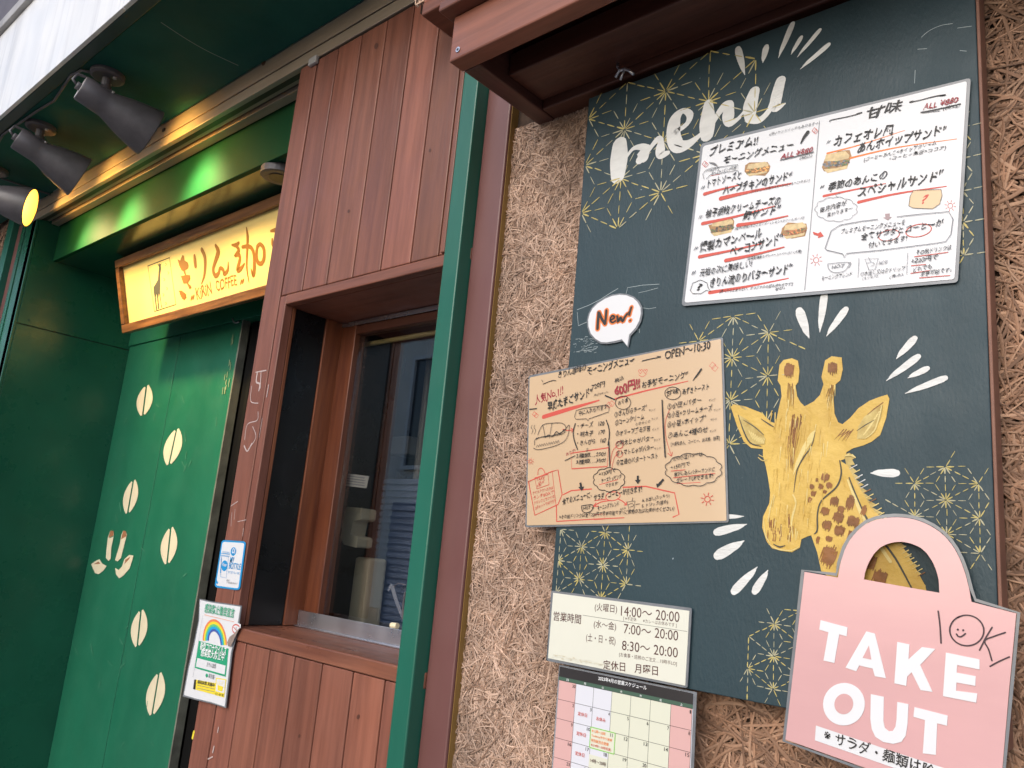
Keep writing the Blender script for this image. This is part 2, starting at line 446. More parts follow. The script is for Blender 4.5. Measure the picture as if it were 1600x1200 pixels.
# ------------------------------------------------------------------ wood wool wall panels
def strands(mb, x0, x1, z0, z1, y0, cnt, wr, lr, cols, seed, hole=None, depth=.008):
    rg = np.random.default_rng(seed)
    S = 7
    x = rg.uniform(x0, x1, cnt); z = rg.uniform(z0, z1, cnt)
    if hole:
        keep = ~((x > hole[0]) & (x < hole[1]) & (z > hole[2]) & (z < hole[3]))
        x, z = x[keep], z[keep]
    n = len(x)
    a = rg.uniform(0, 2 * math.pi, n)
    curl = rg.normal(0, 1.0, n) * rg.choice([.25, .8, 1.9], n, p=[.6, .3, .1])
    Ln = rg.uniform(*lr, n); Wd = rg.uniform(*wr, n)
    lay = rg.uniform(0, 1, n) ** .8
    lean = rg.uniform(-.004, .004, n)
    px = np.zeros((n, S)); pz = np.zeros((n, S)); tx = np.zeros((n, S)); tz = np.zeros((n, S))
    cx, cz, ca = x.copy(), z.copy(), a.copy()
    for i in range(S):
        px[:, i], pz[:, i] = cx, cz
        tx[:, i], tz[:, i] = np.cos(ca), np.sin(ca)
        cx = cx + np.cos(ca) * Ln / (S - 1); cz = cz + np.sin(ca) * Ln / (S - 1)
        ca = ca + curl / (S - 1) * 1.6
    px = np.clip(px, x0, x1); pz = np.clip(pz, z0, z1)
    t = np.linspace(0, 1, S)[None, :]
    yy = y0 - lay[:, None] * depth - .003 * np.sin(t * math.pi) * rg.uniform(0, 1, (n, 1)) + (t - .5) * lean[:, None]
    wprof = Wd[:, None] * .5 * (0.55 + .45 * np.sin(np.clip(t * 1.1 + .02, 0, 1) * math.pi) ** .5)
    roll = rg.normal(0, .24, n)[:, None] + (t - .5) * rg.normal(0, .5, n)[:, None]
    nx, nz = -tz, tx
    V = np.zeros((n, S, 3, 3))
    for k, s_ in enumerate((-1, 0, 1)):
        V[:, :, k, 0] = px + nx * wprof * s_ * np.cos(roll)
        V[:, :, k, 1] = yy - s_ * wprof * np.sin(roll) - (.0007 if s_ == 0 else 0)
        V[:, :, k, 2] = pz + nz * wprof * s_ * np.cos(roll)
    base = (np.arange(n) * S * 3)[:, None, None]
    ii = (np.arange(S - 1) * 3)[None, :, None]; kk = np.arange(2)[None, None, :]
    q = (base + ii + kk)
    F = np.stack([q, q + 1, q + 4, q + 3], -1).reshape(-1, 4)
    ci = rg.integers(0, len(cols), n)
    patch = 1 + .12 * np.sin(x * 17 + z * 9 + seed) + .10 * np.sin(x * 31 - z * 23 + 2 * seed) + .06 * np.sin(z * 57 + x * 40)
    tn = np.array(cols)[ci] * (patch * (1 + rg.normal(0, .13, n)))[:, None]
    T = np.repeat(tn, (S - 1) * 2, axis=0)
    return V.reshape(-1, 3), F, np.clip(T, .1, 1.6)
def strand_object(name, sets, backs, parent=None, loc=None):
    vs, fs, ts = [], [], []; o = 0
    for V, F, T in sets:
        vs.append(V); fs.append(F + o); ts.append(T); o += len(V)
    nq = sum(len(f) for f in fs)
    mb = MB()
    for b_ in backs: mb.box(*b_, BACKING)
    bv = np.array([tuple(v) for v in mb.v]); bf = np.array(mb.f) + o
    V = np.concatenate(vs + [bv]); F = np.concatenate(fs + [bf]); T = np.concatenate(ts + [np.ones((len(bf), 3))])
    off = ORG[parent.name] if parent is not None else Vector(loc)
    V = V - np.array(off)[None, :]
    me = bpy.data.meshes.new(name)
    me.vertices.add(len(V)); me.vertices.foreach_set('co', V.astype(np.float32).ravel())
    me.loops.add(len(F) * 4); me.loops.foreach_set('vertex_index', F.astype(np.int32).ravel())
    me.polygons.add(len(F)); me.polygons.foreach_set('loop_start', np.arange(len(F), dtype=np.int32) * 4)
    me.materials.append(STRAND); me.materials.append(BACKING)
    mi = np.zeros(len(F), dtype=np.int32); mi[nq:] = 1
    me.polygons.foreach_set('material_index', mi)
    at = me.attributes.new('tone', 'FLOAT_COLOR', 'FACE')
    at.data.foreach_set('color', np.concatenate([T, np.ones((len(T), 1))], 1).astype(np.float32).ravel())
    me.update(calc_edges=True)
    ob = bpy.data.objects.new(name, me); COL.objects.link(ob)
    if parent is not None: ob.parent = parent
    else: ob.location = loc
    ORG[ob.name] = off
    return ob
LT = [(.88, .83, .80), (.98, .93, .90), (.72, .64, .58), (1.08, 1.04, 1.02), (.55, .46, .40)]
RT = [(.62, .47, .36), (.74, .58, .46), (.50, .37, .28), (.82, .68, .56), (.40, .30, .23)]  # darker, browner strand tones; the right side's shade is put into the colour
BX0, BX1, BZ0, BZ1 = -.762, -.180, 1.305, 2.222        # the menu board
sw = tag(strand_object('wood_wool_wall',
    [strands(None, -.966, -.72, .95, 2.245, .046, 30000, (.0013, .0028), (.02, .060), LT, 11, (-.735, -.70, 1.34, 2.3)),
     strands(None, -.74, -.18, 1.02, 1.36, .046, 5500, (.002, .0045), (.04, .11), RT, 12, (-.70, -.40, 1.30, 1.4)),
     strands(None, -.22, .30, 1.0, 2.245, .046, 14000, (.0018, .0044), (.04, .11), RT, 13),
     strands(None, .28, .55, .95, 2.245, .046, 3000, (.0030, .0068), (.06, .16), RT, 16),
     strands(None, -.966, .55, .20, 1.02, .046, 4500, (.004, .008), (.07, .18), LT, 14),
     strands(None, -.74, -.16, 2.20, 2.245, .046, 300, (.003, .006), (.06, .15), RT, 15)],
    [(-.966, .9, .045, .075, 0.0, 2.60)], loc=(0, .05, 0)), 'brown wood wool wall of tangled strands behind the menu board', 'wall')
nw = tag(strand_object('wood_wool_wall',
    [strands(None, -5.2, -3.975, 0.0, 2.95, .046, 8500, (.005, .010), (.08, .2), [(1.15, 1.02, .95), (1.0, .86, .80), (1.25, 1.15, 1.1), (.7, .58, .52)], 21)],
    [(-6, -3.975, .045, .075, 0.0, 3.2)], loc=(-4.6, .05, 0)), 'pinkish wood wool wall at the far left beyond the green entrance', 'wall')

# ------------------------------------------------------------------ canopy above the shop front
can = thing('canopy', (-2.5, -.15, 2.755), 'shop canopy with white metal fascia and dark green underside', 'canopy')
b = MB(); b.box(-6, 1.2, -.285, .018, 2.755, 2.80, GREENSOF); sf = b.build('soffit', can)
b = MB(); b.box(-6, 1.2, -.322, -.287, 2.751, 2.80, LIPGREEN); b.build('edge_strip', can, bevel=.003)
b = MB()
for x0, x1 in ((-6, -3.30), (-3.296, -2.062), (-2.058, 1.2)):
    b.box(x0, x1, -.335, -.323, 2.752, 3.172, FASCIA)
b.box(-6, 1.2, -.322, .3, 2.86, 3.17, GREYTRIM)
b.build('fascia', can, bevel=.0015)
b = MB(); b.box(-6, 1.2, -.352, -.30, 3.173, 3.215, GREYTRIM); b.build('top_trim', can, bevel=.003)
b = MB()
s_ = View(0, 0, 1, Plane((0, 0, 2.755), (0, 0, -1), (1, 0, 0)))
stroke(b, s_, [(252, 35), (290, 60), (325, 80), (372, 102)], 1.0, mat('pale_scratch', (.22, .27, .25), .6), off=.0004)
b.build('scratch', sf)
b = MB()
cpts = [s_(*p) for p in ((-40, 290), (5, 208), (60, 170), (85, 155), (112, 115), (128, 107), (150, 112))]
b.tube([p + Vector((0, 0, -.006)) for p in cpts], .004, LAMPGREY, 8)
b.build('cable', sf, smooth=True)
b = MB(); b.tube([s_(*p) + Vector((0, 0, -.007)) for p in ((2, 276), (40, 289), (78, 301), (83, 307), (76, 314), (58, 321))], .0035, LAMPGREY, 8); b.build('cable', sf, smooth=True)
up = thing('upper_floor', (-3.4, -.34, 3.9), 'dark purple upper storey panel above the white fascia', 'upper storey')
b = MB(); b.box(-6, -3.07, -.34, .3, 3.217, 5.0, mat('dusky_panel', (.10, .085, .10), .6, noise=.2)); b.build('panel', up)
b = MB(); b.box(-3.068, -2.98, -.345, .3, 3.217, 5.0, GREYTRIM); b.build('corner_post', up, bevel=.003)
b = MB(); b.box(-2.978, 1.2, -.33, .3, 3.217, 5.0, GREYTRIM); b.build('wall', up)

# ------------------------------------------------------------------ shutter rail along the canopy
rl = thing('shutter_rail', (-2.4, .06, 2.66), 'bronze aluminium shutter rail under the dark green canopy', 'rail')
b = MB(); b.box(-3.84, .9, .020, .034, 2.703, 2.754, ALU); b.box(-3.84, .9, .023, .034, 2.696, 2.702, ALUDARK); b.box(-3.84, .9, .018, .034, 2.662, 2.695, ALU)
b.build('front_profile', rl, bevel=.0015)
b = MB(); b.box(-3.84, .9, .035, .052, 2.664, 2.75, ALUDARK); b.box(-3.84, .9, .0525, .066, 2.668, 2.75, ALU); b.box(-3.84, .9, .067, .074, 2.672, 2.75, ALUDARK); b.box(-3.84, .9, .0745, .104, 2.660, 2.75, ALU)
b.build('slot', rl, bevel=.001)
b = MB(); b.box(-1.70, -1.665, .008, .019, 2.640, 2.662, GREYTRIM); b.build('clip', rl, bevel=.003)
b = MB(); b.box(-2.56, -2.545, .0155, .0195, 2.722, 2.731, BLACKINK); b.build('latch_hole', rl)

# ------------------------------------------------------------------ entrance recess
en = thing('entrance_recess', (-2.7, .3, 0), 'dark green painted entrance recess around the sliding door', 'entrance')
b = MB()
b.box(XL - .05, XL, .030, .62, 0.0, 2.203, GREENWALL)
b.box(XL - .05, XL, .030, .62, 2.207, 2.80, GREENWALL)
b.box(XL - .045, XL - .004, .03, .62, 2.20, 2.21, BLACKINK)
sidew = b.build('side_wall', en, bevel=.001)
for y_ in (.07, .25, .42):
    b = MB(); b.tube([(XL - .001, y_, 2.228), (XL + .0012, y_, 2.228)], .0045, GREENSOF, 8); b.build('screw', sidew)
b = MB(); b.box(XL + .0, XP - .021, .110, .128, 2.502, 2.76, GREENDROP); b.build('drop_panel', en, bevel=.002)
b = MB(); b.box(XL, XP - .021, .1285, .62, 2.504, 2.54, GREENGLOSS); b.build('recess_ceiling', en)
b = MB(); b.box(XL, XP - .0, .484, .56, 2.222, 2.503, GREENDOOR); b.build('door_head', en, bevel=.002)
b = MB(); b.box(-3.80, XL - .006, .018, .028, 0.0, 2.66, GREENWALL); b.box(-3.842, -3.803, .014, .028, 0.0, 2.66, GREENWALL); b.box(XL - .05, XL, .018, .0295, 0.0, 2.66, GREENWALL); b.build('edge_trim', en, bevel=.002)
b = MB(); b.box(XP - .02, XP - .001, .06, .62, 0.0, 2.53, BLACKPANEL); b.build('right_jamb', en)
b = MB(); b.box(XL, XP, .30, .62, -.01, .02, GREYTRIM); b.build('threshold', en)
b = MB(); b.box(-3.975, -3.90, -.008, .05, 0.0, 2.755, GREENPOST)
tag(b.build('green_post', loc=(-3.94, .02, 0), bevel=.002), 'narrow teal post at the far left edge of the entrance', 'post')
b = MB(); b.box(-3.898, -3.845, .016, .05, 0.0, 2.755, PLUM)
tag(b.build('brown_post', loc=(-3.87, .03, 0), bevel=.002), 'dark brown strip post left of the green entrance wall', 'post')

dr = thing('sliding_door', (-3.19, .5, 0), 'green sliding door painted with cream coffee beans and giraffe ears', 'door')
b = MB(); b.box(XL + .004, -3.189, .490, .520, .03, 2.220, GREENDOOR); b.box(-3.185, -2.709, .490, .520, .03, 2.220, GREENDOOR); b.box(-3.19, -3.18, .496, .518, .03, 2.218, GREENSOF); b.build('leaf', dr, bevel=.0015)
b = MB(); b.box(-2.708, -2.700, .489, .521, .03, 2.222, mat('worn_door_edge', (.20, .20, .16), .6, noise=.5, nscale=12)); b.build('worn_edge', dr, bevel=.001)
DP = YP(.4885)
vz3 = View(0, 780, 2.857, DP); v1 = View(0, 0, 1, DP)
def half(mb, vw, cx, ytop, ybot, w, side, ln=0):
    pts = []
    for i in range(11):
        t = i / 10; y = ytop + (ybot - ytop) * t
        pts.append((cx + ln * (.5 - t) + side * w * math.sin(math.pi * min(1, max(0, t * .94 + .03))) ** .75, y))
    inner = [(cx + ln * (.5 - t), ytop + (ybot - ytop) * t) for t in [.97, .66, .33, .03]]
    poly(mb, vw, pts + inner, CREAMBEAN)
for cx, yt, yb, w, ln in ((226, 601, 650, 11, 6), (270, 669, 727, 12.5, 12), (204, 749, 803, 10, 9), (264, 823, 882, 11.5, 6), (217.5, 952, 1011, 11.5, 6), (243, 1050, 1118, 13, 11)):
    b = MB(); half(b, v1, cx - 1.3, yt + 3, yb, w, -1, ln); half(b, v1, cx + 1.3, yt, yb - 2, w, 1, ln); b.build('coffee_bean_motif', dr)
BRN = mat('brown_motif_paint', (.30, .13, .06), .5)
for pts, tip in (([(493, 140), (507, 142), (508, 165), (497, 215), (494, 265), (485, 276), (473, 262), (475, 230), (482, 170)], [(493, 140), (507, 142), (507, 166), (484, 172)]),
                 ([(550, 140), (562, 142), (566, 160), (552, 215), (540, 262), (525, 278), (514, 272), (520, 250), (535, 200), (542, 160)], [(550, 140), (562, 142), (565, 165), (540, 180)])):
    b = MB(); poly(b, vz3, pts, CREAMBEAN); poly(b, vz3, tip, BRN); b.build('horn_motif', dr)
for pts, inn in (([(407, 290), (430, 274), (445, 268), (455, 286), (476, 298), (462, 318), (440, 335), (425, 330), (414, 308)], [(418, 290), (440, 278), (448, 288), (430, 290)]),
                 ([(596, 252), (578, 248), (555, 268), (545, 300), (530, 316), (514, 306), (518, 335), (532, 354), (552, 340), (578, 310), (590, 275)], [(582, 256), (560, 270), (555, 290), (575, 270)])):
    b = MB(); poly(b, vz3, pts, CREAMBEAN); poly(b, vz3, inn, BRN)
    b.build('ear_motif', dr)
b = MB(); SCF = mat('door_scuff', (.06, .22, .13), .6)
random.seed(31)
for k in range(46):
    x = random.uniform(110, 340); y = random.uniform(520, 1190)
    if x > 388 - (y - 400) * .17 or x < 210 - (y - 540) * .2: continue
    stroke(b, v1, [(x, y), (x + random.uniform(-7, 7), y + random.uniform(3, 16))], random.uniform(.5, 1.1), SCF)
for k in range(14): x = random.uniform(362, 371); y = random.uniform(520, 610); stroke(b, v1, [(x - (y - 520) * .16, y), (x - (y - 520) * .16 - 1, y + random.uniform(4, 12))], random.uniform(.8, 2), mat('door_wear', (.20, .26, .14), .6))
b.build('scuffs', dr)
b = MB(); b.box(-2.698, XP - .021, .53, .56, .03, 2.220, BLACKGLOSS)  # added black panel; the open doorway's darkness is put into its colour
for x in (-2.69, -2.25): b.box(x, x + .05, .522, .529, .03, 2.22, BLACKMATT)
tag(b.build('black_doorway_panel', loc=(-2.2, .54, 0), bevel=.002), 'scuffed black panel in place of the dark doorway behind the green sliding door', 'door')
b = MB()
hk = View(160, 270, 4.6156, YP(.482))
b.tube([hk(*p) for p in ((938, 1050), (945, 1075), (965, 1083), (985, 1075))], .003, GREYTRIM, 8)
tag(b.build('metal_hook', loc=hk(950, 1070), smooth=True), 'small bent metal hook at the top corner of the green door', 'hook')

# ------------------------------------------------------------------ hanging shop sign (top leans out)
s0, s1 = Vector((-3.345, .335, 2.205)), Vector((-3.345, .250, 2.490))
upv = (s1 - s0).normalized(); sn = Vector((0, -upv.z, upv.y)).normalized()
SL, SH = 1.52, (s1 - s0).length
sg = thing('shop_sign', s0 + Vector((SL / 2, 0, 0)), 'framed cream cafe sign board tilted above the green door', 'sign')
def sp(u, v, d): return s0 + Vector((u, 0, 0)) + upv * v + sn * d
def sbox(mb, u0, u1, v0, v1, d0, d1, m):
    vs = [sp(u, v, d) for u in (u0, u1) for v in (v0, v1) for d in (d0, d1)]
    mb.add(vs, [(0, 1, 3, 2), (4, 6, 7, 5), (0, 4, 5, 1), (2, 3, 7, 6), (0, 2, 6, 4), (1, 5, 7, 3)], m, vary(.1))
b = MB(); sbox(b, 0, SL, -.002, .032, -.02, .018, SIGNWOOD); sbox(b, 0, SL, SH - .032, SH, -.02, .018, SIGNWOOD)
sbox(b, 0, .030, .033, SH - .033, -.02, .018, SIGNWOOD); sbox(b, SL - .03, SL, .033, SH - .033, -.02, .018, SIGNWOOD); b.build('frame', sg, bevel=.003)
b = MB(); sbox(b, .028, SL - .028, .030, SH - .030, -.018, -.002, SIGNFACE); fc = b.build('face', sg)
for u in (.2, SL - .2):
    b = MB(); b.tube([sp(u, SH - .01, -.005), Vector((s0.x + u, .30, 2.506))], .003, BLACKINK, 6); b.build('hanger', sg)
SP = Plane(sp(0, 0, -.0018), sn, (1, 0, 0))
sv = View(160, 270, 4.6156, SP)
b = MB()
O = OCHREINK
poly(b, sv, [(543, 625), (562, 632), (578, 592), (590, 598), (594, 632), (618, 648), (622, 670), (618, 690), (600, 702), (586, 712), (572, 704), (556, 672)], O)
poly(b, sv, [(583, 705), (596, 700), (604, 735), (632, 738), (635, 765), (618, 795), (640, 815), (644, 832), (628, 838), (610, 798), (586, 800), (566, 745), (596, 738)], O)
poly(b, sv, [(552, 850), (572, 848), (602, 872), (608, 900), (592, 918), (575, 908), (562, 880)], O)
stroke(b, sv, [(665, 600), (668, 635), (672, 672)], [20, 26, 24], O)
stroke(b, sv, [(718, 555), (738, 600), (742, 660), (735, 740), (715, 800)], [24, 26, 24, 18, 6], O)
stroke(b, sv, [(818, 525), (836, 570), (815, 640), (800, 700), (815, 742), (838, 725), (850, 688), (872, 700), (880, 730), (905, 700), (908, 645)], [18, 34, 26, 24, 26, 22, 20, 22, 22, 20, 8], O)
stroke(b, sv, [(935, 520), (965, 522), (985, 505)], [10, 24, 16], O)
stroke(b, sv, [(965, 530), (985, 560), (955, 600), (985, 590), (992, 625), (975, 700), (1000, 690), (1025, 655)], [12, 26, 14, 22, 24, 26, 24, 10], O)
stroke(b, sv, [(1040, 395), (1048, 460), (1045, 560), (1042, 680), (1058, 790)], [8, 22, 20, 14, 6], O)
stroke(b, sv, [(1010, 535), (1048, 530), (1078, 545), (1095, 600), (1096, 690), (1088, 740), (1072, 690)], [18, 22, 24, 26, 28, 24, 6], O)
stroke(b, sv, [(1118, 530), (1112, 590), (1120, 640), (1145, 655), (1165, 620), (1165, 550), (1140, 515)], [22, 24, 26, 24, 26, 26, 22], O, closed=True)
stroke(b, sv, [(1215, 420), (1250, 412), (1290, 400)], [14, 24, 20], O)
stroke(b, sv, [(1225, 480), (1228, 520), (1255, 515), (1240, 600), (1290, 580)], [16, 22, 20, 22, 16], O)
stroke(b, sv, [(1330, 380), (1335, 480), (1332, 600), (1340, 700)], [14, 22, 22, 10], O)
stroke(b, sv, [(1390, 360), (1388, 480), (1386, 660)], [14, 22, 18], O)
for y_ in (420, 490, 560): stroke(b, sv, [(1395, y_), (1425, y_ - 14)], [16, 12], O)
b.build('lettering', fc)
b = MB()
text(b, sv, 'KiRiN', (682, 918), (792, 872), 58, OCHREINK, bold=.018, wob=.05)
text(b, sv, 'COFFEE', (822, 858), (972, 812), 56, OCHREINK, bold=.018, wob=.05)
for cx, cy in ((650, 900), (1008, 785)):
    b3 = MB(); poly(b3, sv, ellipse_pts(cx - 7, cy + 3, 6, 22, 14, .25), O); poly(b3, sv, ellipse_pts(cx + 7, cy - 3, 6, 22, 14, .25), O); b3.build('bean_mark', fc)
latin = b
lat_parent = fc
b2 = MB()
stroke(b2, sv, [(328, 672), (484, 612), (530, 950), (376, 1000)], 6, BLACKINK, curve=False, closed=True)
poly(b2, sv, [(398, 655), (408, 662), (412, 650), (417, 660), (426, 652), (422, 668), (424, 690), (418, 740), (418, 800), (416, 862), (424, 940), (432, 975), (426, 976), (414, 900), (408, 868), (404, 900), (410, 982), (402, 984), (394, 900), (390, 872), (386, 900), (396, 988), (388, 990), (376, 900), (370, 862), (368, 825), (384, 800), (400, 770), (404, 720), (408, 680)], GIRD)
for cx, cy in ((458, 660), (476, 722), (446, 770), (466, 835), (440, 880), (458, 942)): stroke(b2, sv, [(cx - 4, cy - 9), (cx + 5, cy), (cx - 3, cy + 9)], 3, O)
b2.build('giraffe_emblem', fc)

# ------------------------------------------------------------------ timber booth with serving window
P = .02
bo = thing('timber_booth', (-1.4, .1, 0), 'brown boarded booth with a recessed serving window and counter', 'kiosk')
ZT, ZC = 1.9873, 1.2463; OX = -1.647
b = MB()
ed = [-1.673, -1.585, -1.49, -1.395, -1.30, -1.205, -1.122, -1.03]
for a, c in zip(ed[:-1], ed[1:]): b.box(a + .0016, c - .0016, P, P + .02, 2.0126, 2.655, BROWN, vary(.24))
b.box(-1.75, -1.03, P + .017, P + .03, 2.0, 2.65, BLACKPANEL)
b.build('upper_boards', bo, bevel=.0022)
b = MB(); b.box(-1.112, -1.100, P - .006, P + .001, 2.014, 2.655, BROWN, vary()); b.build('moulding', bo, bevel=.002)
b = MB(); b.box(-1.7485, -1.6755, P - .001, P + .04, 0.02, 2.656, BROWN, vary(.1)); b.box(-1.6735, OX, P, P + .022, ZC + .001, 2.011, BROWN, vary(.1)); b.build('stile', bo, bevel=.002)
b = MB(); b.box(OX + .0003, -1.03, P - .001, P + .022, ZT, 2.0115, BROWNX, vary(.1)); b.build('lintel', bo, bevel=.0025)
b = MB()
ed = [-1.6745, -1.593, -1.501, -1.411, -1.319, -1.224, -1.134, -1.03]
for a, c in zip(ed[:-1], ed[1:]): b.box(a + .0016, c - .0016, P, P + .02, .02, 1.2165, BROWN, vary(.24))
b.box(-1.75, -1.03, P + .017, P + .03, .02, 1.21, BLACKPANEL)
b.build('lower_boards', bo, bevel=.0022)
b = MB(); b.box(-1.664, -1.03, P - .004, .174, 1.2185, ZC, COUNTER); b.build('counter', bo, bevel=.003)
b = MB(); b.box(OX - .03, OX, .043, .052, ZC + .001, ZT, REDWOOD); b.box(OX - .03, OX - .004, .052, .142, ZC + .001, ZT, BLACKPANEL); b.box(OX - .03, OX + .001, .142, .20, ZC + .001, ZT, REDWOOD); b.build('side_reveal', bo, bevel=.0015)
b = MB(); b.box(OX - .03, -1.03, .043, .24, ZT + .0005, ZT + .02, BROWNX); b.build('top_reveal', bo)
b = MB(); b.box(-1.05, -1.03, .043, .30, ZC, ZT, BROWN); b.build('right_reveal', bo)
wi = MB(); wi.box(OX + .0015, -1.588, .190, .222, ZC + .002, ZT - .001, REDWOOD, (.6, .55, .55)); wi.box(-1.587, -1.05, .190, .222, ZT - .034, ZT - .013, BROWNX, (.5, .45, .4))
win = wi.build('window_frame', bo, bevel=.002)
b = MB(); b.box(-1.587, -1.05, .204, .209, ZC + .001, ZT - .035, GLASS); b.build('pane', win)
b = MB(); b.box(OX + .003, -1.05, .186, .1895, ZT - .0125, ZT - .001, STEEL); b.build('top_track', win, bevel=.001)
b = MB(); b.box(OX + .003, -1.05, .1755, .179, ZC + .0015, ZC + .0365, STEEL); b.box(OX + .003, -1.05, .168, .1752, ZC + .0003, ZC + .004, STEEL); b.build('steel_upstand', bo, bevel=.001)
# scratches where stickers were peeled off
ps = View(380, 400, 3, YP(P - .0012)); PALE = mat('sticker_residue', (.46, .36, .34), .6)
for pts, w in (([(60, 545), (85, 540), (108, 536)], 4), ([(66, 550), (62, 590), (78, 600), (74, 630)], 6), ([(84, 545), (80, 620)], 4), ([(40, 610), (36, 680), (70, 690)], 3), ([(70, 730), (66, 770), (20, 790), (8, 860)], 3),
               ([(45, 800), (60, 850), (25, 905)], 3), ([(5, 890), (20, 915), (40, 880)], 5), ([(120, 605), (110, 660)], 4), ([(90, 760), (75, 850)], 2)):
    b = MB(); stroke(b, ps, pts, w, PALE); b.build('peeled_mark', bo)
ps2 = View(280, 780, 2.858, YP(P - .0012))
for pts, w in (([(232, 30), (262, 10)], 3), ([(236, 60), (232, 120)], 2), ([(262, 100), (300, 92)], 2), ([(288, 130), (284, 165)], 2), ([(250, 45), (246, 90)], 2), ([(60, 1065), (66, 1040)], 10), ([(150, 1130), (156, 1105)], 6), ([(176, 1020), (172, 1040)], 5), ([(130, 1160), (150, 1150)], 4)):
    b = MB(); stroke(b, ps2, pts, w, PALE if w < 9 else YELINK); b.build('peeled_mark', bo)
KN = mat('wood_knot', (.085, .028, .016), .5)
for x, y, r in ((412, 98, 5), (588, 72, 5), (672, 235, 3), (545, 330, 3), (560, 1120, 4), (468, 1150, 3)):
    b = MB(); poly(b, View(0, 0, 1, YP(P - .0002)), ellipse_pts(x, y, r * .6, r, 12, .3), KN); b.build('knot', bo)

b = MB(); b.box(-1.0735, -1.0312, -.0095, .06, 0.0, 2.45, GREENPOST)
tag(b.build('green_post', loc=(-1.05, .02, 0), bevel=.0025), 'tall teal green post between the booth and the plum brown post', 'post')
b = MB(); b.box(-1.0302, -.9665, .0203, .06, 0.0, 2.45, PLUM)
tag(b.build('brown_post', loc=(-1.0, .04, 0), bevel=.003), 'tall plum brown post beside the wood wool wall', 'post')
b = MB(); b.box(-.9662, -.9650, .026, .05, 0.0, 2.3, mat('ochre_bead', (.26, .15, .04), .5))
tag(b.build('edge_bead', loc=(-.965, .04, 0)), 'thin ochre bead between the plum post and the wood wool', 'bead')

# things seen inside the serving window, and street reflections built as objects
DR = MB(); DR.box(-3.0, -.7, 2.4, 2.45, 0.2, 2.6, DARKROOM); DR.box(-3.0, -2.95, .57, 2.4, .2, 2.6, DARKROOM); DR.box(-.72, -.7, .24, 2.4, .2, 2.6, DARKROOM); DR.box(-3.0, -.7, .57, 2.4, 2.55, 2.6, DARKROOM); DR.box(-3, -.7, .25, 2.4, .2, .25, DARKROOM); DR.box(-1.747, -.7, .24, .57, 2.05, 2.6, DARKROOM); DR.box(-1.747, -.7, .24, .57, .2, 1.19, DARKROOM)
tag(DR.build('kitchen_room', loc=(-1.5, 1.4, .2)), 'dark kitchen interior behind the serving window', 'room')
def IN(Y): return View(0, 0, 1, YP(Y))
v = IN(.245); b = MB(); b.tube([v(556, 541), v(700, 516)], .0062, BAMBOO, 12)
tag(b.build('bamboo_pole', loc=v(620, 530), smooth=True), 'yellow bamboo pole hanging across the top of the serving window', 'pole')
v = IN(.42); b = MB(); a, c = v(630, 750), v(680, 985); b.box(-1.68, -1.18, .42, .425, 1.19, v(600, 748).z, BLIND)  # slats put behind the glass in place of the reflected street shutter
z = 1.2
while z < v(600, 748).z: b.box(-1.68, -1.18, .410, .4195, z, z + .011, BLIND, vary(.15)); z += .017
tag(b.build('reflected_shutter', loc=(-1.4, .42, 1.2)), 'blue grey slats behind the serving glass modelling a reflected street shutter', 'blind')
v = IN(.34); b = MB(); p0, p1 = v(538, 968), v(578, 872); b.box(p0.x + .01, p1.x, .34, .40, 1.2, p1.z, CREAMPL)
tag(b.build('storage_canister', loc=(p0.x + .03, .37, 1.2), bevel=.008), 'tall cream canister standing behind the serving window', 'canister')
b = MB(); q = [v(*p) for p in ((566, 795), (590, 797), (588, 815), (576, 817), (572, 838), (584, 841), (582, 858), (562, 853), (557, 842), (562, 805))]
b.slab(q, Vector((0, -1, 0)), .05, CREAMPL)
tag(b.build('coffee_machine', loc=v(572, 826), bevel=.006), 'cream C shaped coffee machine body above the tall canister', 'machine')
v = IN(.236); b = MB(); q = [v(*p) for p in ((528, 738), (577, 744), (573, 763), (524, 757))]; b.slab(q, Vector((0, -1, 0)), .001, mat('aged_paper', (.42, .39, .35), .6))
for k in range(4): stroke(b, v, [(532, 742 + k * 4), (570, 747 + k * 4)], 1.0, GREYINK, off=.0015)
tag(b.build('paper_notice', loc=v(550, 750)), 'small grey handwritten notice taped inside the serving window', 'notice')
b = MB(); q = [v(*p) for p in ((554, 565), (561, 567), (550, 640), (542, 645))]; b.slab(q, Vector((0, -1, 0)), .004, mat('pale_gold', (.50, .42, .22), .45, noise=.5, nscale=90))  # slender pale gold strip just behind the pane
tag(b.build('pale_gold_strip', loc=v(552, 600)), 'narrow pale gold strip inside the serving window', 'ornament')
v = IN(.55); b = MB(); p0 = v(608, 700); b.box(p0.x - .05, p0.x + .02, .55, .60, 1.19, 2.05, BROWN)
tag(b.build('interior_post', loc=(p0.x, .57, 1.2)), 'dim brown post standing inside behind the serving window', 'post')
v = IN(.46); b = MB(); p0 = v(662, 600); b.box(p0.x, p0.x + .25, .46, .47, 1.5, v(670, 535).z, mat('dim_curtain', (.34, .31, .27), .8, noise=.2, nscale=20, stretch=(6, 1, .3)))
for k in range(6): b.tube([(p0.x + .02 + k * .04, .458, 1.5), (p0.x + .02 + k * .04, .458, v(670, 535).z)], .010, MATS['dim_curtain'], 8)
tag(b.build('curtain', loc=(p0.x + .1, .46, 1.6)), 'pale beige curtain hanging at the right of the serving window', 'curtain')
v = IN(.50); b = MB(); p0, p1 = v(607, 712), v(640, 683); b.box(p0.x, p1.x + .02, .48, .56, p0.z, p1.z, mat('grey_box', (.36, .36, .35), .5))  # box added behind the glass in place of a reflected street unit
tag(b.build('reflected_box', loc=(p0.x + .03, .52, p0.z), bevel=.004), 'small pale grey box behind the serving glass modelling a reflected street unit', 'box')
b = MB()
v = IN(.49)
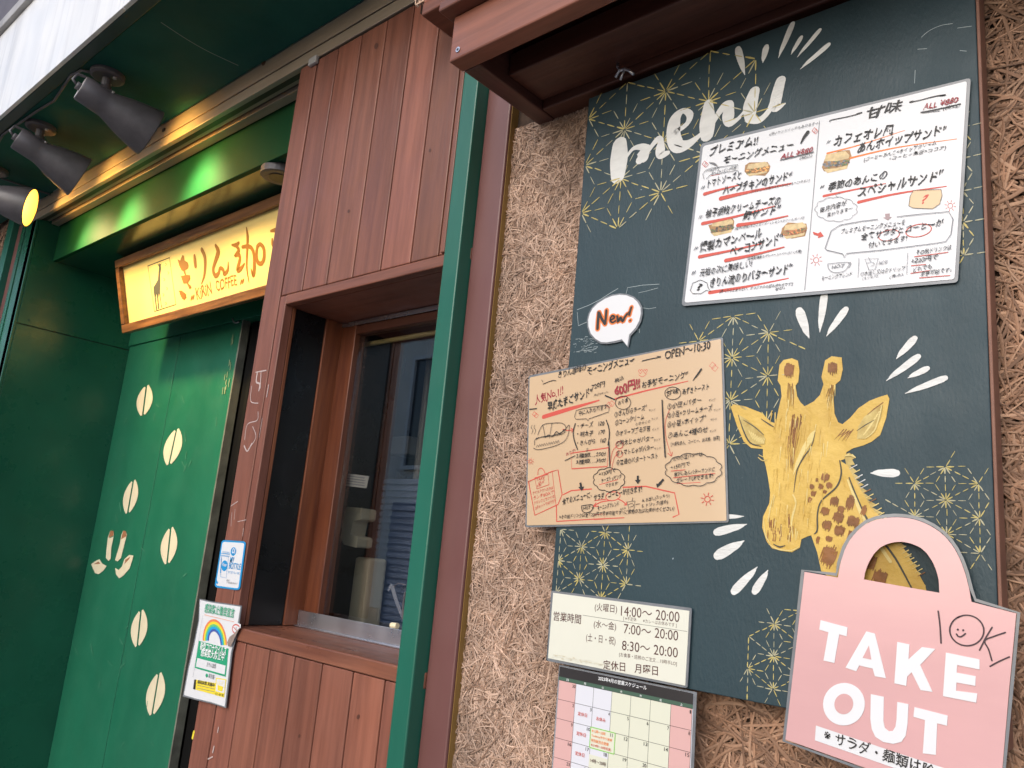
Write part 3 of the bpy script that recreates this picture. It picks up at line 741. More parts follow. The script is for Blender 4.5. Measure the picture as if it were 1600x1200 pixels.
for pts in ([(622, 560), (634, 560), (616, 640), (604, 640)],):
    stroke(b, v, pts, 2.6, OPPF, curve=False, closed=True)  # outline drawn in place of a house frame reflected in the glass
tag(b.build('reflected_frame', loc=v(620, 600)), 'thin pale outline behind the upper serving glass modelling a reflected house frame', 'sash')
v = IN(.186); b = MB(); stroke(b, v, [(607, 922), (612, 916), (618, 935), (628, 962)], [3, 6, 6, 5], STEEL, off=0.0); b.tube([v(614, 918), v(622, 911), v(634, 914)], .0008, STEEL, 6); b.tube([v(633, 925), v(630, 945), v(629, 968)], .002, LAMPGREY, 6)
b.tube([v(612, 977) , v(621, 978)], .006, CREAMPL, 10)
tag(b.build('steel_tongs', loc=v(618, 970)), 'small steel tongs and chain resting by the serving window sill', 'tongs')
# ------------------------------------------------------------------ spotlights under the canopy
def spotlight(base, J, d, label, power, lamp_l=.14, cable=True):
    base, J, d = Vector(base), Vector(J), Vector(d).normalized()
    t = thing('spotlight', base, label, 'spotlight', 'spotlights under the canopy')
    b = MB(); b.tube([base, base - Vector((0, 0, .012)), base - Vector((0, 0, .016))], [.048, .048, .040], LAMPGREY, 24)
    pl = b.build('base_plate', t)
    for a in (0.4, 2.5):
        b = MB(); b.tube([base + Vector((math.cos(a) * .03, math.sin(a) * .03, -.016)), base + Vector((math.cos(a) * .03, math.sin(a) * .03, -.021))], .0055, LAMPEND, 10); b.build('screw', pl)
    side = d.cross(Vector((0, 0, 1))).normalized()
    b = MB()
    b.tube([base - Vector((0, 0, .012)), base - Vector((0, 0, .035)), J + Vector((0, 0, .035)), J + Vector((0, 0, .02))], [.013, .013, .012, .012], LAMPGREY, 12)
    b.tube([J + side * .022 + Vector((0, 0, .026)), J - side * .022 + Vector((0, 0, .026))], .015, LAMPGREY, 12)
    b.build('arm', t, smooth=False)
    prof = [(-.078, .0), (-.078, .036), (-.074, .0392), (-.03, .0405), (-.010, .041), (.0, .0415), (.02, .047), (.05, .058), (.09, .068), (.12, .0745), (.138, .0775), (.141, .0778), (.141, .074), (.136, .072), (.08, .060), (.03, .045), (.026, 0)]
    u = d.orthogonal().normalized(); w = d.cross(u); n = 40
    def ring(x, r): return [J + d * x + (u * math.cos(2 * math.pi * k / n) + w * math.sin(2 * math.pi * k / n)) * r for k in range(n)]
    def lathe(pr, m, name, smooth=True):
        b = MB(); vs = []; fs = []
        for x, r in pr: vs += ring(x, max(r, .0002))
        for i in range(len(pr) - 1):
            for k in range(n): fs.append((i * n + k, i * n + (k + 1) % n, (i + 1) * n + (k + 1) % n, (i + 1) * n + k))
        b.add(vs, fs, m); return b
    b = lathe(prof[1:13], LAMPGREY, 'shade'); sh = b.build('lamp_shade', t, smooth=True)
    b = lathe(prof[:2], LAMPEND, 'end'); b.build('end_cap', t)
    b = lathe(prof[12:], LAMPIN, 'in'); b.build('reflector', sh, smooth=True)
    b = lathe([(.108, .0), (.106, .026), (.092, .048)], BULB, 'bulb'); b.build('bulb', sh)
    b = MB(); e = J - d * .078
    b.tube([e, e - d * .012], .012, LAMPGREY, 12)
    b.tube([e - d * .010, e - d * .024 + Vector((0, 0, .010)), e - d * .014 + Vector((0, 0, .034)), e + d * .03 + Vector((0, 0, .045)), J + Vector((0, 0, .035)) + side * .008], .0042, LAMPGREY, 8)
    b.build('cable', t, smooth=True)
    b = MB(); b.tube([J + u * .039 - d * .002, J + u * .046 - d * .002], .004, LAMPEND, 8); b.build('screw', sh)
    l = bpy.data.lights.new('spotlight_light', 'SPOT'); l.energy = power * 2.6; l.color = (1.0, .74, .32); l.spot_size = math.radians(84); l.spot_blend = 1.0; l.shadow_soft_size = .05
    o = bpy.data.objects.new('spotlight_light', l); COL.objects.link(o)
    o.location = J + d * .150 - base; aim = (d + Vector((0, -.12, -.48))).normalized(); o.rotation_euler = (-aim).to_track_quat('Z', 'Y').to_euler(); o.parent = t
spotlight((-2.425, -.222, 2.755), (-2.435, -.206, 2.665), (.10, .96, -.24), 'dark grey spotlight nearest the brown booth, its back to the viewer', 12)
spotlight((-2.975, -.222, 2.755), (-2.985, -.206, 2.665), (.12, .95, -.28), 'middle dark grey spotlight between the other two lamps', 12)
spotlight((-3.54, -.20, 2.755), (-3.485, -.205, 2.625), (.50, .86, -.12), 'leftmost spotlight showing its glowing warm lit face', 9)
b = MB(); c = Vector((-2.03, .165, 2.504)); b.tube([c, c - Vector((0, 0, .022)), c - Vector((0, 0, .024))], [.055, .055, .046], LAMPGREY, 28); sens = b.build('soffit_fitting', loc=c)
tag(sens, 'small round dark fitting on the recess ceiling beside the booth', 'ceiling fitting')
b = MB(); b.tube([c - Vector((0, 0, .0245)), c - Vector((0, 0, .026))], .030, BLACKINK, 24); b.build('lens', sens)

# ------------------------------------------------------------------ header beam and little roof above the menu board
hb = thing('header_beam', (-.4, -.03, 2.47), 'timber header beam with a rough sawn end under the canopy', 'beam')
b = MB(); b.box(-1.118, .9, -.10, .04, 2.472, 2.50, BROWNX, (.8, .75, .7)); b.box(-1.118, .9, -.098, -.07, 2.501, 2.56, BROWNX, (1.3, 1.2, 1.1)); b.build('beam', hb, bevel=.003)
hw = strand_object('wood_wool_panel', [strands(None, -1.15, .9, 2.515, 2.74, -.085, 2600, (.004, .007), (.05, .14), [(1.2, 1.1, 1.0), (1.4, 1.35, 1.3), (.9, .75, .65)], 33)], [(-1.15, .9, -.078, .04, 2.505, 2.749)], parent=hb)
rf = thing('board_roof', (-.3, -.08, 2.2336), 'small dark brown timber roof box sheltering the menu board', 'roof')
RZ = 2.2336
b = MB(); b.box(-.906, .62, -.196, -.163, RZ, RZ + .085, BROWNX, (1.1, 1.05, 1.0)); b.build('front_beam', rf, bevel=.003)
b = MB(); b.box(-.904, -.868, -.1625, .044, RZ + .0005, RZ + .084, BROWNY); b.build('side_beam', rf, bevel=.003)
b = MB(); b.box(.58, .618, -.1625, .044, RZ + .0005, RZ + .084, BROWNY); b.build('side_beam', rf, bevel=.003)
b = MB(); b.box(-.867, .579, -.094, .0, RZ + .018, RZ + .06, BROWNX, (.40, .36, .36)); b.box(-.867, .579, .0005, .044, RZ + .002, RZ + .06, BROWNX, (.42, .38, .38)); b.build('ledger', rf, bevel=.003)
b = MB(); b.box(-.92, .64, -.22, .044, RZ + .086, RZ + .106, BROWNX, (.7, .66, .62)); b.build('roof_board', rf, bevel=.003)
b = MB(); c = Vector((-.886, -.1965, 2.2495))
b.tube([c, c + Vector((0, -.0012, 0))], .0048, STEEL, 16); b.tube([c + Vector((0, -.0011, 0)), c + Vector((0, -.0015, 0))], .0024, BLACKINK, 12); b.build('screw', rf)
b = MB(); hv = View(700, 0, 3.2, YP(-.02))
b.tube([hv(*p) for p in ((850, 300), (848, 335), (858, 355), (880, 348))], .0022, STEEL, 8); b.tube([hv(*p) for p in ((838, 388), (858, 352), (885, 345), (905, 352), (928, 372))], .0026, STEEL, 8); b.tube([hv(*p) for p in ((884, 348), (872, 372), (862, 400))], .002, STEEL, 8)
tag(b.build('cup_hook', loc=hv(870, 350), smooth=True), 'bent dark metal hook hanging under the little roof', 'hook')

# ------------------------------------------------------------------ menu board
mbd = thing('menu_board', (-.47, .01, BZ0), 'dark slate menu board painted with a giraffe and white lettering', 'menu board')
b = MB(); b.box(BX0, BX1 - .001, 0.0, .030, BZ0, BZ1, BOARD); b.box(BX1 - .0008, BX1 + .003, .0008, .030, BZ0, BZ1, BOARDEDGE); bd = b.build('board', mbd, bevel=.0012)
B0 = YP(0.0)
Bt, Bd, Wv, Nb, V6 = View(700, 0, 3.2, B0), View(1100, 440, 2.4, B0), View(1060, 100, 3.158, B0), View(900, 440, 10, B0), View(1200, 20, 10.9, B0)
PH = View(0, 0, 1, B0)
# dashed hemp leaf pattern
def dash(mb, A, B, m, w, n0, gap=.24, fat0=False):
    d = B - A; L = d.length
    if L < 1e-5: return
    u = d / L; s_ = Vector((0, -1, 0)).cross(u)
    for k in range(n0):
        a, c = (k + random.uniform(.08, .2)) / n0, (k + 1 - gap * random.uniform(.5, .9)) / n0
        ww = w * random.uniform(.75, 1.25) * (1.5 if fat0 and k == 0 else 1)
        p, q = A + d * a, A + d * c
        j = Vector((random.gauss(0, w * .25), 0, random.gauss(0, w * .25)))
        p += j; q += j; mid = (p + q) / 2
        n = Vector((0, -1, 0)); off = lift()
        pts = [p - s_ * ww * .30, p - u * ww * .25, p + s_ * ww * .30, mid + s_ * ww * .5, q + s_ * ww * .28, q + u * ww * .3, q - s_ * ww * .28, mid - s_ * ww * .5]
        mb.flat(pts, m, n, off)
def asanoha(origin, s, inside, seed, w=.0021):
    random.seed(seed)
    o = PH(*origin); a1 = Vector((0, 0, s)); a2 = Vector((s * math.sqrt(3) / 2, 0, s / 2))
    b = MB(); P_ = lambda i, j: o + a1 * i + a2 * j
    rng = range(-9, 10)
    ok = lambda p: inside(p) and BX0 + .004 < p.x < BX1 - .004 and BZ0 + .004 < p.z < BZ1 - .004
    for i in rng:
        for j in rng:
            p = P_(i, j)
            for q in (P_(i + 1, j), P_(i, j + 1), P_(i + 1, j - 1)):
                if ok((p + q) / 2) and ok(p * .8 + q * .2) and ok(p * .2 + q * .8):
                    m = (p + q) / 2
                    dash(b, p, m, random.choice((YEL, YEL, YEL2)), w, 2, fat0=True); dash(b, q, m, random.choice((YEL, YEL, YEL2)), w, 2, fat0=True)
            for tri in ((p, P_(i + 1, j), P_(i, j + 1)), (P_(i + 1, j), P_(i, j + 1), P_(i + 1, j + 1))):
                c = (tri[0] + tri[1] + tri[2]) / 3
                for v_ in tri:
                    if ok((v_ + c) / 2) and ok(v_ * .9 + c * .1): dash(b, v_, c, random.choice((YEL, YEL2)), w * .9, 2, fat0=True)
    return b
def near(vw, pts):
    poly_ = [vw(*p) for p in pts]
    def f(p):
        c = False; n = len(poly_)
        for i in range(n):
            a, d = poly_[i], poly_[(i + 1) % n]
            if (a.z > p.z) != (d.z > p.z) and p.x < (d.x - a.x) * (p.z - a.z) / (d.z - a.z) + a.x: c = not c
        return c
    return f
sA = (PH(1040.5, 142.8) - PH(1029.1, 301.5)).length / 2
asanoha((1040.5, 142.8), sA, near(Bt, [(690, 500), (1350, 200), (1720, 420), (1700, 700), (1250, 800), (1180, 1100), (650, 1150)]), 5, .0016).build('hemp_pattern', bd)
sB = (PH(1100 + 905 / 2.4, 440 + 695 / 2.4) - PH(1100 + 908 / 2.4, 440 + 820 / 2.4)).length
asanoha((1100 + 908 / 2.4, 440 + 820 / 2.4), sB, near(Bd, [(690, 830), (740, 740), (830, 690), (905, 660), (1060, 690), (1075, 1060), (1000, 1060), (860, 920), (760, 890)]), 6, .0010).build('hemp_pattern', bd)
sC = (PH(1100 + 105 / 2.4, 440 + 290 / 2.4) - PH(1100 + 100 / 2.4, 440 + 450 / 2.4)).length
asanoha((1100 + 110 / 2.4, 440 + 130 / 2.4), sC, near(Bd, [(-80, 200), (110, 85), (270, 130), (370, 240), (340, 300), (280, 480), (120, 660), (-60, 640)]), 8, .0012).build('hemp_pattern', bd)
sD = sB * 1.02
asanoha((905, 905), sD * 1.25, near(PH, [(855, 830), (900, 815), (985, 815), (1010, 870), (990, 920), (940, 945), (855, 935)]), 9, .0012).build('hemp_pattern', bd)
asanoha((1500, 200), sB * 1.1, near(PH, [(1440, 180), (1530, 170), (1540, 390), (1490, 420), (1480, 300)]), 10, .0014).build('hemp_pattern', bd)
asanoha((1210, 975), sD, near(PH, [(1170, 1000), (1210, 950), (1260, 950), (1290, 1100), (1150, 1100)]), 12, .0010).build('hemp_pattern', bd)
# big brush lettering and bursts
b = MB(); WM = PAINTW
stroke(b, Bt, [(858, 725), (855, 800), (850, 880)], [72, 88, 70], WM)
stroke(b, Bt, [(890, 790), (925, 745), (965, 735), (995, 745)], [14, 18, 30, 40], WM)
stroke(b, Bt, [(992, 745), (972, 785), (960, 800)], [42, 66, 40], WM)
stroke(b, Bt, [(978, 795), (1020, 730), (1052, 695), (1068, 700)], [16, 22, 28, 22], WM)
stroke(b, Bt, [(1066, 700), (1062, 745), (1066, 775), (1100, 765)], [24, 46, 40, 22], WM)
stroke(b, Bt, [(1140, 660), (1195, 620), (1210, 575), (1175, 555), (1135, 600), (1128, 680), (1150, 730), (1195, 725), (1245, 690), (1285, 650)], [26, 24, 34, 26, 58, 68, 66, 46, 26, 12], WM)
stroke(b, Bt, [(1302, 520), (1298, 610), (1296, 675)], [44, 76, 64], WM)
stroke(b, Bt, [(1325, 620), (1355, 565), (1385, 530), (1405, 525)], [18, 30, 40, 44], WM)
stroke(b, Bt, [(1408, 530), (1402, 580), (1412, 615), (1460, 590)], [44, 58, 40, 14], WM)
stroke(b, Bt, [(1440, 600), (1480, 560), (1500, 520)], [10, 14, 20], WM)
stroke(b, Bt, [(1532, 460), (1512, 530), (1512, 590)], [52, 68, 52], WM)
stroke(b, Bt, [(1520, 598), (1560, 600), (1605, 555), (1640, 480), (1664, 405)], [40, 32, 28, 40, 48], WM)
stroke(b, Bt, [(1662, 410), (1642, 490), (1640, 540), (1684, 520)], [48, 56, 44, 10], WM)
b.build('menu_lettering', bd)
for i, (vw, a, c, w) in enumerate(((V6, (420, 190), (180, 770), 96), (V6, (568, 420), (395, 715), 74), (V6, (885, 295), (500, 760), 72), (V6, (1035, 545), (550, 965), 84), (Bt, (1450, 245), (1485, 375), 32), (Bt, (1592, 235), (1575, 315), 30),
        (Bd, (358, 110), (395, 212), 34), (Bd, (452, 48), (435, 190), 28), (Bd, (532, 105), (460, 205), 28), (Bd, (790, 214), (722, 290), 28), (Bd, (803, 282), (685, 372), 28), (Bd, (838, 326), (765, 362), 24), (Bd, (905, 362), (755, 420), 26),
        (Bd, (722, 718), (625, 718), 32), (Bd, (48, 882), (150, 880), 18), (Bd, (46, 940), (160, 910), 30), (Bd, (50, 1028), (150, 972), 38), (Bd, (112, 1162), (200, 1070), 32), (Bd, (190, 1162), (240, 1082), 30))):
    b = MB()
    pt = lambda t, s_=0: (a[0] + (c[0] - a[0]) * t - (c[1] - a[1]) / math.hypot(c[0] - a[0], c[1] - a[1]) * s_, a[1] + (c[1] - a[1]) * t + (c[0] - a[0]) / math.hypot(c[0] - a[0], c[1] - a[1]) * s_)
    stroke(b, vw, [pt(0), pt(.12), pt(.4), pt(.65), pt(.85), pt(1)], [w * .80, w, w * .95, w * .72, w * .35, w * .08], WM)
    stroke(b, vw, [pt(.45, w * .22), pt(.7, w * .26), pt(.90, w * .16)], [w * .4, w * .26, w * .05], WM)
    b.build('burst_stroke', bd)
# chalky traces of a removed frame
CH = mat('chalk_trace', (.30, .35, .36), .8)
for pts in ([(20, 440), (200, 370), (380, 280), (520, 190), (655, 110)], [(20, 480), (30, 600), (40, 690)], [(40, 690), (175, 630)], [(785, 185), (805, 95), (900, 80), (1050, 55), (1300, 40)], [(1040, 410), (1140, 425), (1250, 405)], [(0, 1100), (100, 1075), (300, 1060)], [(960, 760), (995, 740), (990, 800)], [(980, 175), (1100, 150), (1280, 100)]):
    b = MB(); stroke(b, Nb, pts, random.uniform(5, 9), CH, curve=False); b.build('chalk_line', bd)
b = MB()
for k in range(70):
    x, y = random.uniform(-40, 330), random.uniform(860, 1120); stroke(b, Nb, [(x, y), (x + random.uniform(8, 40), y + random.uniform(-14, 6))], random.uniform(3, 8), CH, curve=False)
b.build('chalk_smudge', bd)
for pts in ([(1440, 58), (1452, 48), (1470, 40), (1488, 37)], [(1496, 44), (1518, 41)], [(1434, 77), (1448, 76)], [(1430, 110), (1429, 130)], [(1500, 79), (1510, 80)]):
    b = MB(); stroke(b, PH, pts, .9, CH); b.build('chalk_line', bd)

# giraffe, painted flat on the board
b = MB()
neck = [(512, 672), (540, 690), (562, 735), (600, 800), (628, 850), (662, 880), (690, 925), (722, 965), (760, 1015), (800, 1085), (830, 1140), (840, 1180), (700, 1180), (480, 1118), (440, 1085), (425, 1015), (403, 953), (425, 870), (440, 825), (495, 775), (515, 740)]
mane = [(526, 650), (545, 642), (570, 658), (556, 668), (566, 686), (548, 690), (575, 712), (560, 718), (585, 735), (570, 742), (600, 762), (584, 768), (612, 785), (598, 792), (632, 815), (612, 818), (650, 838), (630, 846), (672, 868), (650, 872), (700, 915), (676, 915), (735, 960), (712, 962), (760, 995), (740, 1000), (780, 1030), (762, 1035), (800, 1065), (785, 1075), (815, 1095), (800, 1105), (832, 1140), (826, 1165), (790, 1150), (740, 1060), (690, 990), (640, 920), (600, 880), (575, 820), (545, 740)]
head = [(284, 312), (300, 294), (330, 288), (353, 297), (359, 335), (354, 378), (344, 390), (350, 430), (362, 452), (378, 468), (412, 450), (436, 425), (449, 385), (441, 358), (455, 296), (480, 280), (517, 285), (521, 330), (512, 370), (494, 386), (486, 430), (490, 495), (504, 528), (520, 535), (548, 512), (580, 475), (620, 448), (655, 434), (688, 424), (696, 440), (684, 510), (662, 575), (630, 600), (600, 614), (560, 625), (535, 640), (528, 665), (512, 672), (515, 740), (495, 775), (440, 825), (427, 870), (425, 930), (415, 948), (390, 955), (366, 966), (360, 998), (330, 1015), (290, 1010), (256, 1000), (236, 975), (219, 922), (222, 882), (246, 830), (249, 790), (240, 730), (232, 690), (222, 655), (222, 628), (178, 624), (150, 600), (126, 545), (101, 470), (112, 460), (160, 470), (215, 492), (252, 526), (270, 532), (280, 480), (292, 430), (288, 390), (277, 372)]
poly(b, Bd, mane, GIRM, .0003); poly(b, Bd, neck, GIRY, .0005); poly(b, Bd, head, GIRY, .0007)
gp = b.build('giraffe_painting', bd)
LBASE[0] = .0008
b = MB()
def blot(pts, m, off=None): poly(b, Bd, pts, m, off)
def ragged(cx, cy, w, h, m, rot=.12):
    k = max(3, int(w / 5)); w *= .86; h *= .86
    core = [(cx + math.cos(t) * w * .40 * random.uniform(.85, 1.1), cy + math.sin(t) * h * .40 * random.uniform(.85, 1.1)) for t in [2 * math.pi * q / 9 for q in range(9)]]
    blot(core, m)
    for q in range(k):
        x = (q + .5) / k - .5; hh = h * random.uniform(.80, 1.18) * math.sqrt(max(.2, 1 - x * x * 2.2))
        x0, y0 = x * w, -hh / 2 * random.uniform(.8, 1.1); y1 = hh / 2 * random.uniform(.8, 1.15)
        R_ = lambda a_, b_: (cx + a_ * math.cos(rot) - b_ * math.sin(rot), cy + a_ * math.sin(rot) + b_ * math.cos(rot))
        stroke(b, Bd, [R_(x0, y0), R_(x0 + random.uniform(-2, 2), 0), R_(x0 + random.uniform(-3, 3), y1)], [w / k * .9, w / k * 1.25, w / k * random.uniform(.25, .8)], m)
random.seed(4)
GIRO = mat('giraffe_ochre_paint', (.53, .33, .06), .55, bump=.8, bscale=70)
for k in range(150):
    t = random.random(); y = 470 + t * 470; x = random.uniform(255 + t * 5, 500 - t * 80)
    stroke(b, Bd, [(x, y), (x - random.uniform(0, 8), y + random.uniform(20, 60))], random.uniform(2, 5), random.choice((GIRL, GIRO, GIRY, GIRY)), taper=(1, .3))
for k in range(70):
    t = random.random(); x = 470 + t * 190; y = 700 + t * 330 + random.uniform(-60, 60)
    if y < 640 + (x - 470) * 2.1 and x < 700: stroke(b, Bd, [(x, y), (x + 10, y + 34)], random.uniform(2, 5), random.choice((GIRL, GIRO)), taper=(1, .3))
for k in range(24):
    x = random.choice((random.uniform(292, 348), random.uniform(450, 500))); y = random.uniform(380, 450); stroke(b, Bd, [(x, y), (x, y + 40)], 4, random.choice((GIRL, GIRO)), taper=(1, .3))
ragged(320, 335, 42, 58, GIRB); ragged(482, 326, 40, 52, GIRB)
for sx in (318, 470): 
    for k in range(5): stroke(b, Bd, [(sx + k * 5, 380 + random.uniform(0, 30)), (sx - 6 + k * 6 - (0 if sx < 400 else 8), 450 + random.uniform(-20, 30))], 3, GIRB, taper=(1, .2))
for k in range(30):
    t = random.random(); x = 318 + random.uniform(0, 66) * (1 - .6 * t); y = 490 + t * 110
    stroke(b, Bd, [(x, y), (x - 6 - (x - 320) * .25, y + random.uniform(60, 130))], random.uniform(3, 6), random.choice((GIRB, GIRB, GIRO)), taper=(1, .15))
for k in range(16): stroke(b, Bd, [(330 + random.uniform(-8, 50), 500 + random.uniform(0, 60)), (318 + random.uniform(-2, 16), 620 + random.uniform(0, 110))], 3.5, random.choice((GIRY, GIRB)), taper=(1, .2))
blot([(420, 555), (400, 570), (370, 620), (345, 680), (335, 730), (350, 700), (385, 630), (415, 590)], GIRL)
stroke(b, Bd, [(418, 565), (405, 615), (375, 660), (350, 710), (338, 790)], [2, 4, 5, 4, 2], GIRD)
stroke(b, Bd, [(335, 800), (345, 830), (330, 900), (335, 960)], [5, 7, 7, 3], GIRL); stroke(b, Bd, [(262, 800), (250, 850), (242, 900)], [3, 5, 3], GIRL)
stroke(b, Bd, [(510, 672), (516, 720), (498, 770), (442, 822), (427, 870), (426, 930), (416, 946)], [4, 6, 6, 5, 5, 6, 4], GIRD)
stroke(b, Bd, [(205, 660), (222, 672), (238, 668)], [3, 4, 3], GIRM); stroke(b, Bd, [(208, 650), (222, 658)], 3, GIRM)
for k in range(4): stroke(b, Bd, [(530 + k * 9, 655 - k * 2), (545 + k * 8, 648 + k * 4)], 4, GIRL)
blot([(132, 500), (165, 520), (215, 560), (232, 590), (228, 610), (190, 612), (165, 590), (145, 550)], GIRM)
stroke(b, Bd, [(130, 500), (150, 560), (175, 605), (215, 618)], [2, 5, 5, 3], GIRD); stroke(b, Bd, [(150, 520), (190, 545), (225, 575)], [2, 4, 2], GIRD); stroke(b, Bd, [(215, 515), (245, 535), (262, 545)], [2, 5, 3], GIRD)
for k in range(7): stroke(b, Bd, [(170 + k * 8, 560 + k * 5), (185 + k * 7, 590 + k * 3)], 3, GIRL)
blot([(580, 545), (600, 510), (635, 480), (672, 462), (665, 510), (640, 560), (605, 590), (575, 590)], GIRM)
for k in range(8): stroke(b, Bd, [(600 + k * 8, 575 - k * 12), (625 + k * 5, 545 - k * 8)], 4, GIRL)
stroke(b, Bd, [(575, 560), (605, 540), (640, 520)], [2, 4, 2], GIRD); stroke(b, Bd, [(605, 590), (640, 560), (660, 500), (668, 465)], [2, 5, 4, 2], GIRL)
for k in range(9): stroke(b, Bd, [(615 + k * 6, 500 - k * 5), (640 + k * 4, 478 - k * 3)], 4, GIRB, taper=(.5, 1))
for k in range(8): stroke(b, Bd, [(525 + k * 5, 560 + random.uniform(-6, 6)), (490 + k * 7, 590 + random.uniform(-6, 10))], 4, GIRB, taper=(1, .2))
for k in range(40):
    x = random.uniform(235, 340); y = random.uniform(910, 975); stroke(b, Bd, [(x, y - random.uniform(10, 40)), (x + random.uniform(-4, 4), y)], random.uniform(2, 4), random.choice((GIRB, GIRB, GIRY)))
stroke(b, Bd, [(262, 985), (285, 995), (305, 990)], [3, 6, 3], GIRD); stroke(b, Bd, [(245, 985), (280, 1004), (330, 1008), (358, 994)], [2, 4, 4, 2], GIRL)
stroke(b, Bd, [(225, 890), (232, 950), (252, 985)], [2, 5, 2], GIRL)
for args in ((455, 735, 34, 34), (470, 765, 26, 24), (440, 770, 22, 22), (405, 770, 20, 20), (410, 795, 24, 26), (398, 820, 18, 30), (455, 790, 16, 16), (425, 745, 16, 16)): ragged(*args, GIRB, .35)
for args in ((548, 830, 34, 60), (490, 825, 34, 40), (515, 855, 28, 30), (455, 862, 36, 36), (505, 885, 46, 46), (560, 900, 52, 46), (462, 915, 38, 40), (510, 935, 44, 44), (560, 955, 50, 40), (428, 970, 14, 28), (468, 1030, 66, 90), (470, 965, 28, 22), (600, 860, 22, 50), (545, 995, 44, 44), (620, 1050, 60, 70), (660, 1110, 60, 60), (610, 985, 40, 36), (560, 1060, 40, 50)): ragged(*args, GIRB, .3)
stroke(b, Bd, [(545, 735), (580, 825), (612, 890), (660, 960), (720, 1040), (780, 1150)], [4, 8, 8, 8, 8, 6], GIRD); stroke(b, Bd, [(540, 745), (572, 825), (602, 895), (650, 975), (700, 1050)], [6, 12, 14, 14, 12], GIRL)
for k in range(26):
    t = k / 25; x = 548 + t * 255; y = 690 + t * 400 + 20 * math.sin(t * 3); stroke(b, Bd, [(x, y + 12), (x + 26, y - 2)], 4, random.choice((GIRL, GIRB, PAINTW if k < 9 else GIRL)), taper=(.4, 1))
b.build('giraffe_markings', gp)
LBASE[0] = 0.0
# ------------------------------------------------------------------ laminated sheets on the board
def sheet(name, label, cat, vw, pts, th, m, rim=None, group=None):
    base = sum((vw(*p) for p in pts), Vector()) / len(pts)
    t = thing(name, base, label, cat, group)
    n = vw.plane.n
    b = MB(); b.slab([vw(*p) for p in pts], n, 0.0, m, back=th); pp = b.build('paper', t)
    if rim:
        b = MB(); b.slab([vw(*p) for p in rim], n, .0004 - th, LAMI, back=th + .0012, open_back=True); b.build('laminate', t)
    return t, pp
def round_poly(pts, r, k=5):
    out = []
    n = len(pts)
    for i in range(n):
        p, a, c = Vector(pts[i]), Vector(pts[i - 1]), Vector(pts[(i + 1) % n])
        d0, d1 = (a - p).normalized() * r, (c - p).normalized() * r
        for j in range(k + 1):
            t = j / k; out.append(tuple((p + d0) * (1 - t) ** 2 + p * 2 * t * (1 - t) + (p + d1) * t * t))
    return out
# --- white two page menu
WS = View(1060, 100, 3.158, YP(-.005))
wsh, wp = sheet('menu_sheet', 'white laminated two column handwritten menu with red underlines on the board', 'menu', WS, round_poly([(122, 405), (1424, 84), (1362, 1062), (30, 1178)], 14), .0012, WHITEPAPER, round_poly([(110, 392), (1442, 66), (1378, 1076), (14, 1194)], 20))
K, RD = MB(), MB()
def T(s, p0, p1, h, m=BLACKINK, bold=.012, wob=.05, mb=None): text(mb or K, WS, s, p0, p1, h * .9, m, bold * .95, wob * 1.3, .22)
def U(pts, w, m=REDINK, taper=(1.0, .35)): stroke(RD, WS, pts, w, m, taper=taper)
T('※甘いサンドイッチもあります→', (448, 358), (690, 300), 18, GREYINK, .004)
T('プレミアム!!', (155, 456), (395, 398), 52, bold=.016); T('モーニングメニュー', (225, 498), (570, 418), 46, bold=.016)
stroke(K, WS, [(640, 338), (622, 362), (606, 392)], [16, 13, 6], BLACKINK)
T('ALL ¥880', (505, 472), (665, 436), 30, DARKRED, .012); stroke(K, WS, [(505, 476), (590, 456), (668, 436)], 4, BLACKINK); T('(税込)', (600, 478), (662, 462), 20, BLACKINK, .002)
for cx, cy in ((672, 330), (130, 495)): stroke(RD, WS, [(cx - 12, cy), (cx, cy - 16), (cx + 12, cy - 4), (cx, cy + 12)], 2.5, REDINK, curve=False, closed=True); stroke(RD, WS, [(cx - 4, cy + 6), (cx + 8, cy - 10), (cx + 18, cy + 2), (cx + 6, cy + 16)], 2.5, REDINK, curve=False, closed=True)
stroke(K, WS, [(155, 488), (178, 494), (192, 503)], [3, 9, 4], GREYINK)
stroke(K, WS, [(128, 568), (122, 545), (135, 528), (165, 515), (295, 498), (297, 526), (160, 548), (140, 568)], 2, BLACKINK, curve=False)
T('+120円で', (140, 536), (205, 522), 14, bold=.002); T('チーズトッピング可能!', (165, 550), (290, 520), 20, bold=.006); stroke(RD, WS, [(160, 552), (205, 544)], 2, REDINK)
T('〃', (112, 622), (132, 618), 18); T('トマトソースと', (145, 612), (312, 566), 42, bold=.016); U([(130, 642), (200, 622), (300, 598)], 16)
T('ハーブチキンのサンド″', (220, 648), (562, 574), 52, bold=.018); U([(210, 664), (350, 632), (556, 590)], 20)
T('[トマトソース×粒マスタード×ズッキーニ×チキン]', (358, 640), (650, 584), 19, bold=.004)
T('〃', (100, 768), (120, 764), 18); T('柚子胡椒クリームチーズの', (135, 762), (505, 694), 48, bold=.014); U([(120, 788), (280, 754), (475, 702)], 16)
T('鯖サンド″', (318, 776), (508, 738), 50, bold=.018); U([(295, 796), (400, 780), (540, 750)], 18)
T('[柚子×胡椒×きのこのソテー×レモン×クリームチーズ]', (280, 822), (622, 768), 17, bold=.004)
T('〃', (78, 922), (100, 918), 18); T('燻製カマンベール', (105, 932), (415, 862), 56, bold=.015); U([(105, 952), (240, 925), (408, 888)], 16)
T('ベーコンサンド″', (258, 952), (520, 884), 54, bold=.018); U([(235, 970), (380, 940), (522, 904)], 18)
T('[自家製燻製カマンベール×ベーコン×大葉]', (340, 972), (610, 934), 19, bold=.004)
T('〃', (66, 1042), (88, 1038), 18); T('元祖の次に美味しい!', (105, 1052), (366, 1004), 42, bold=.010)
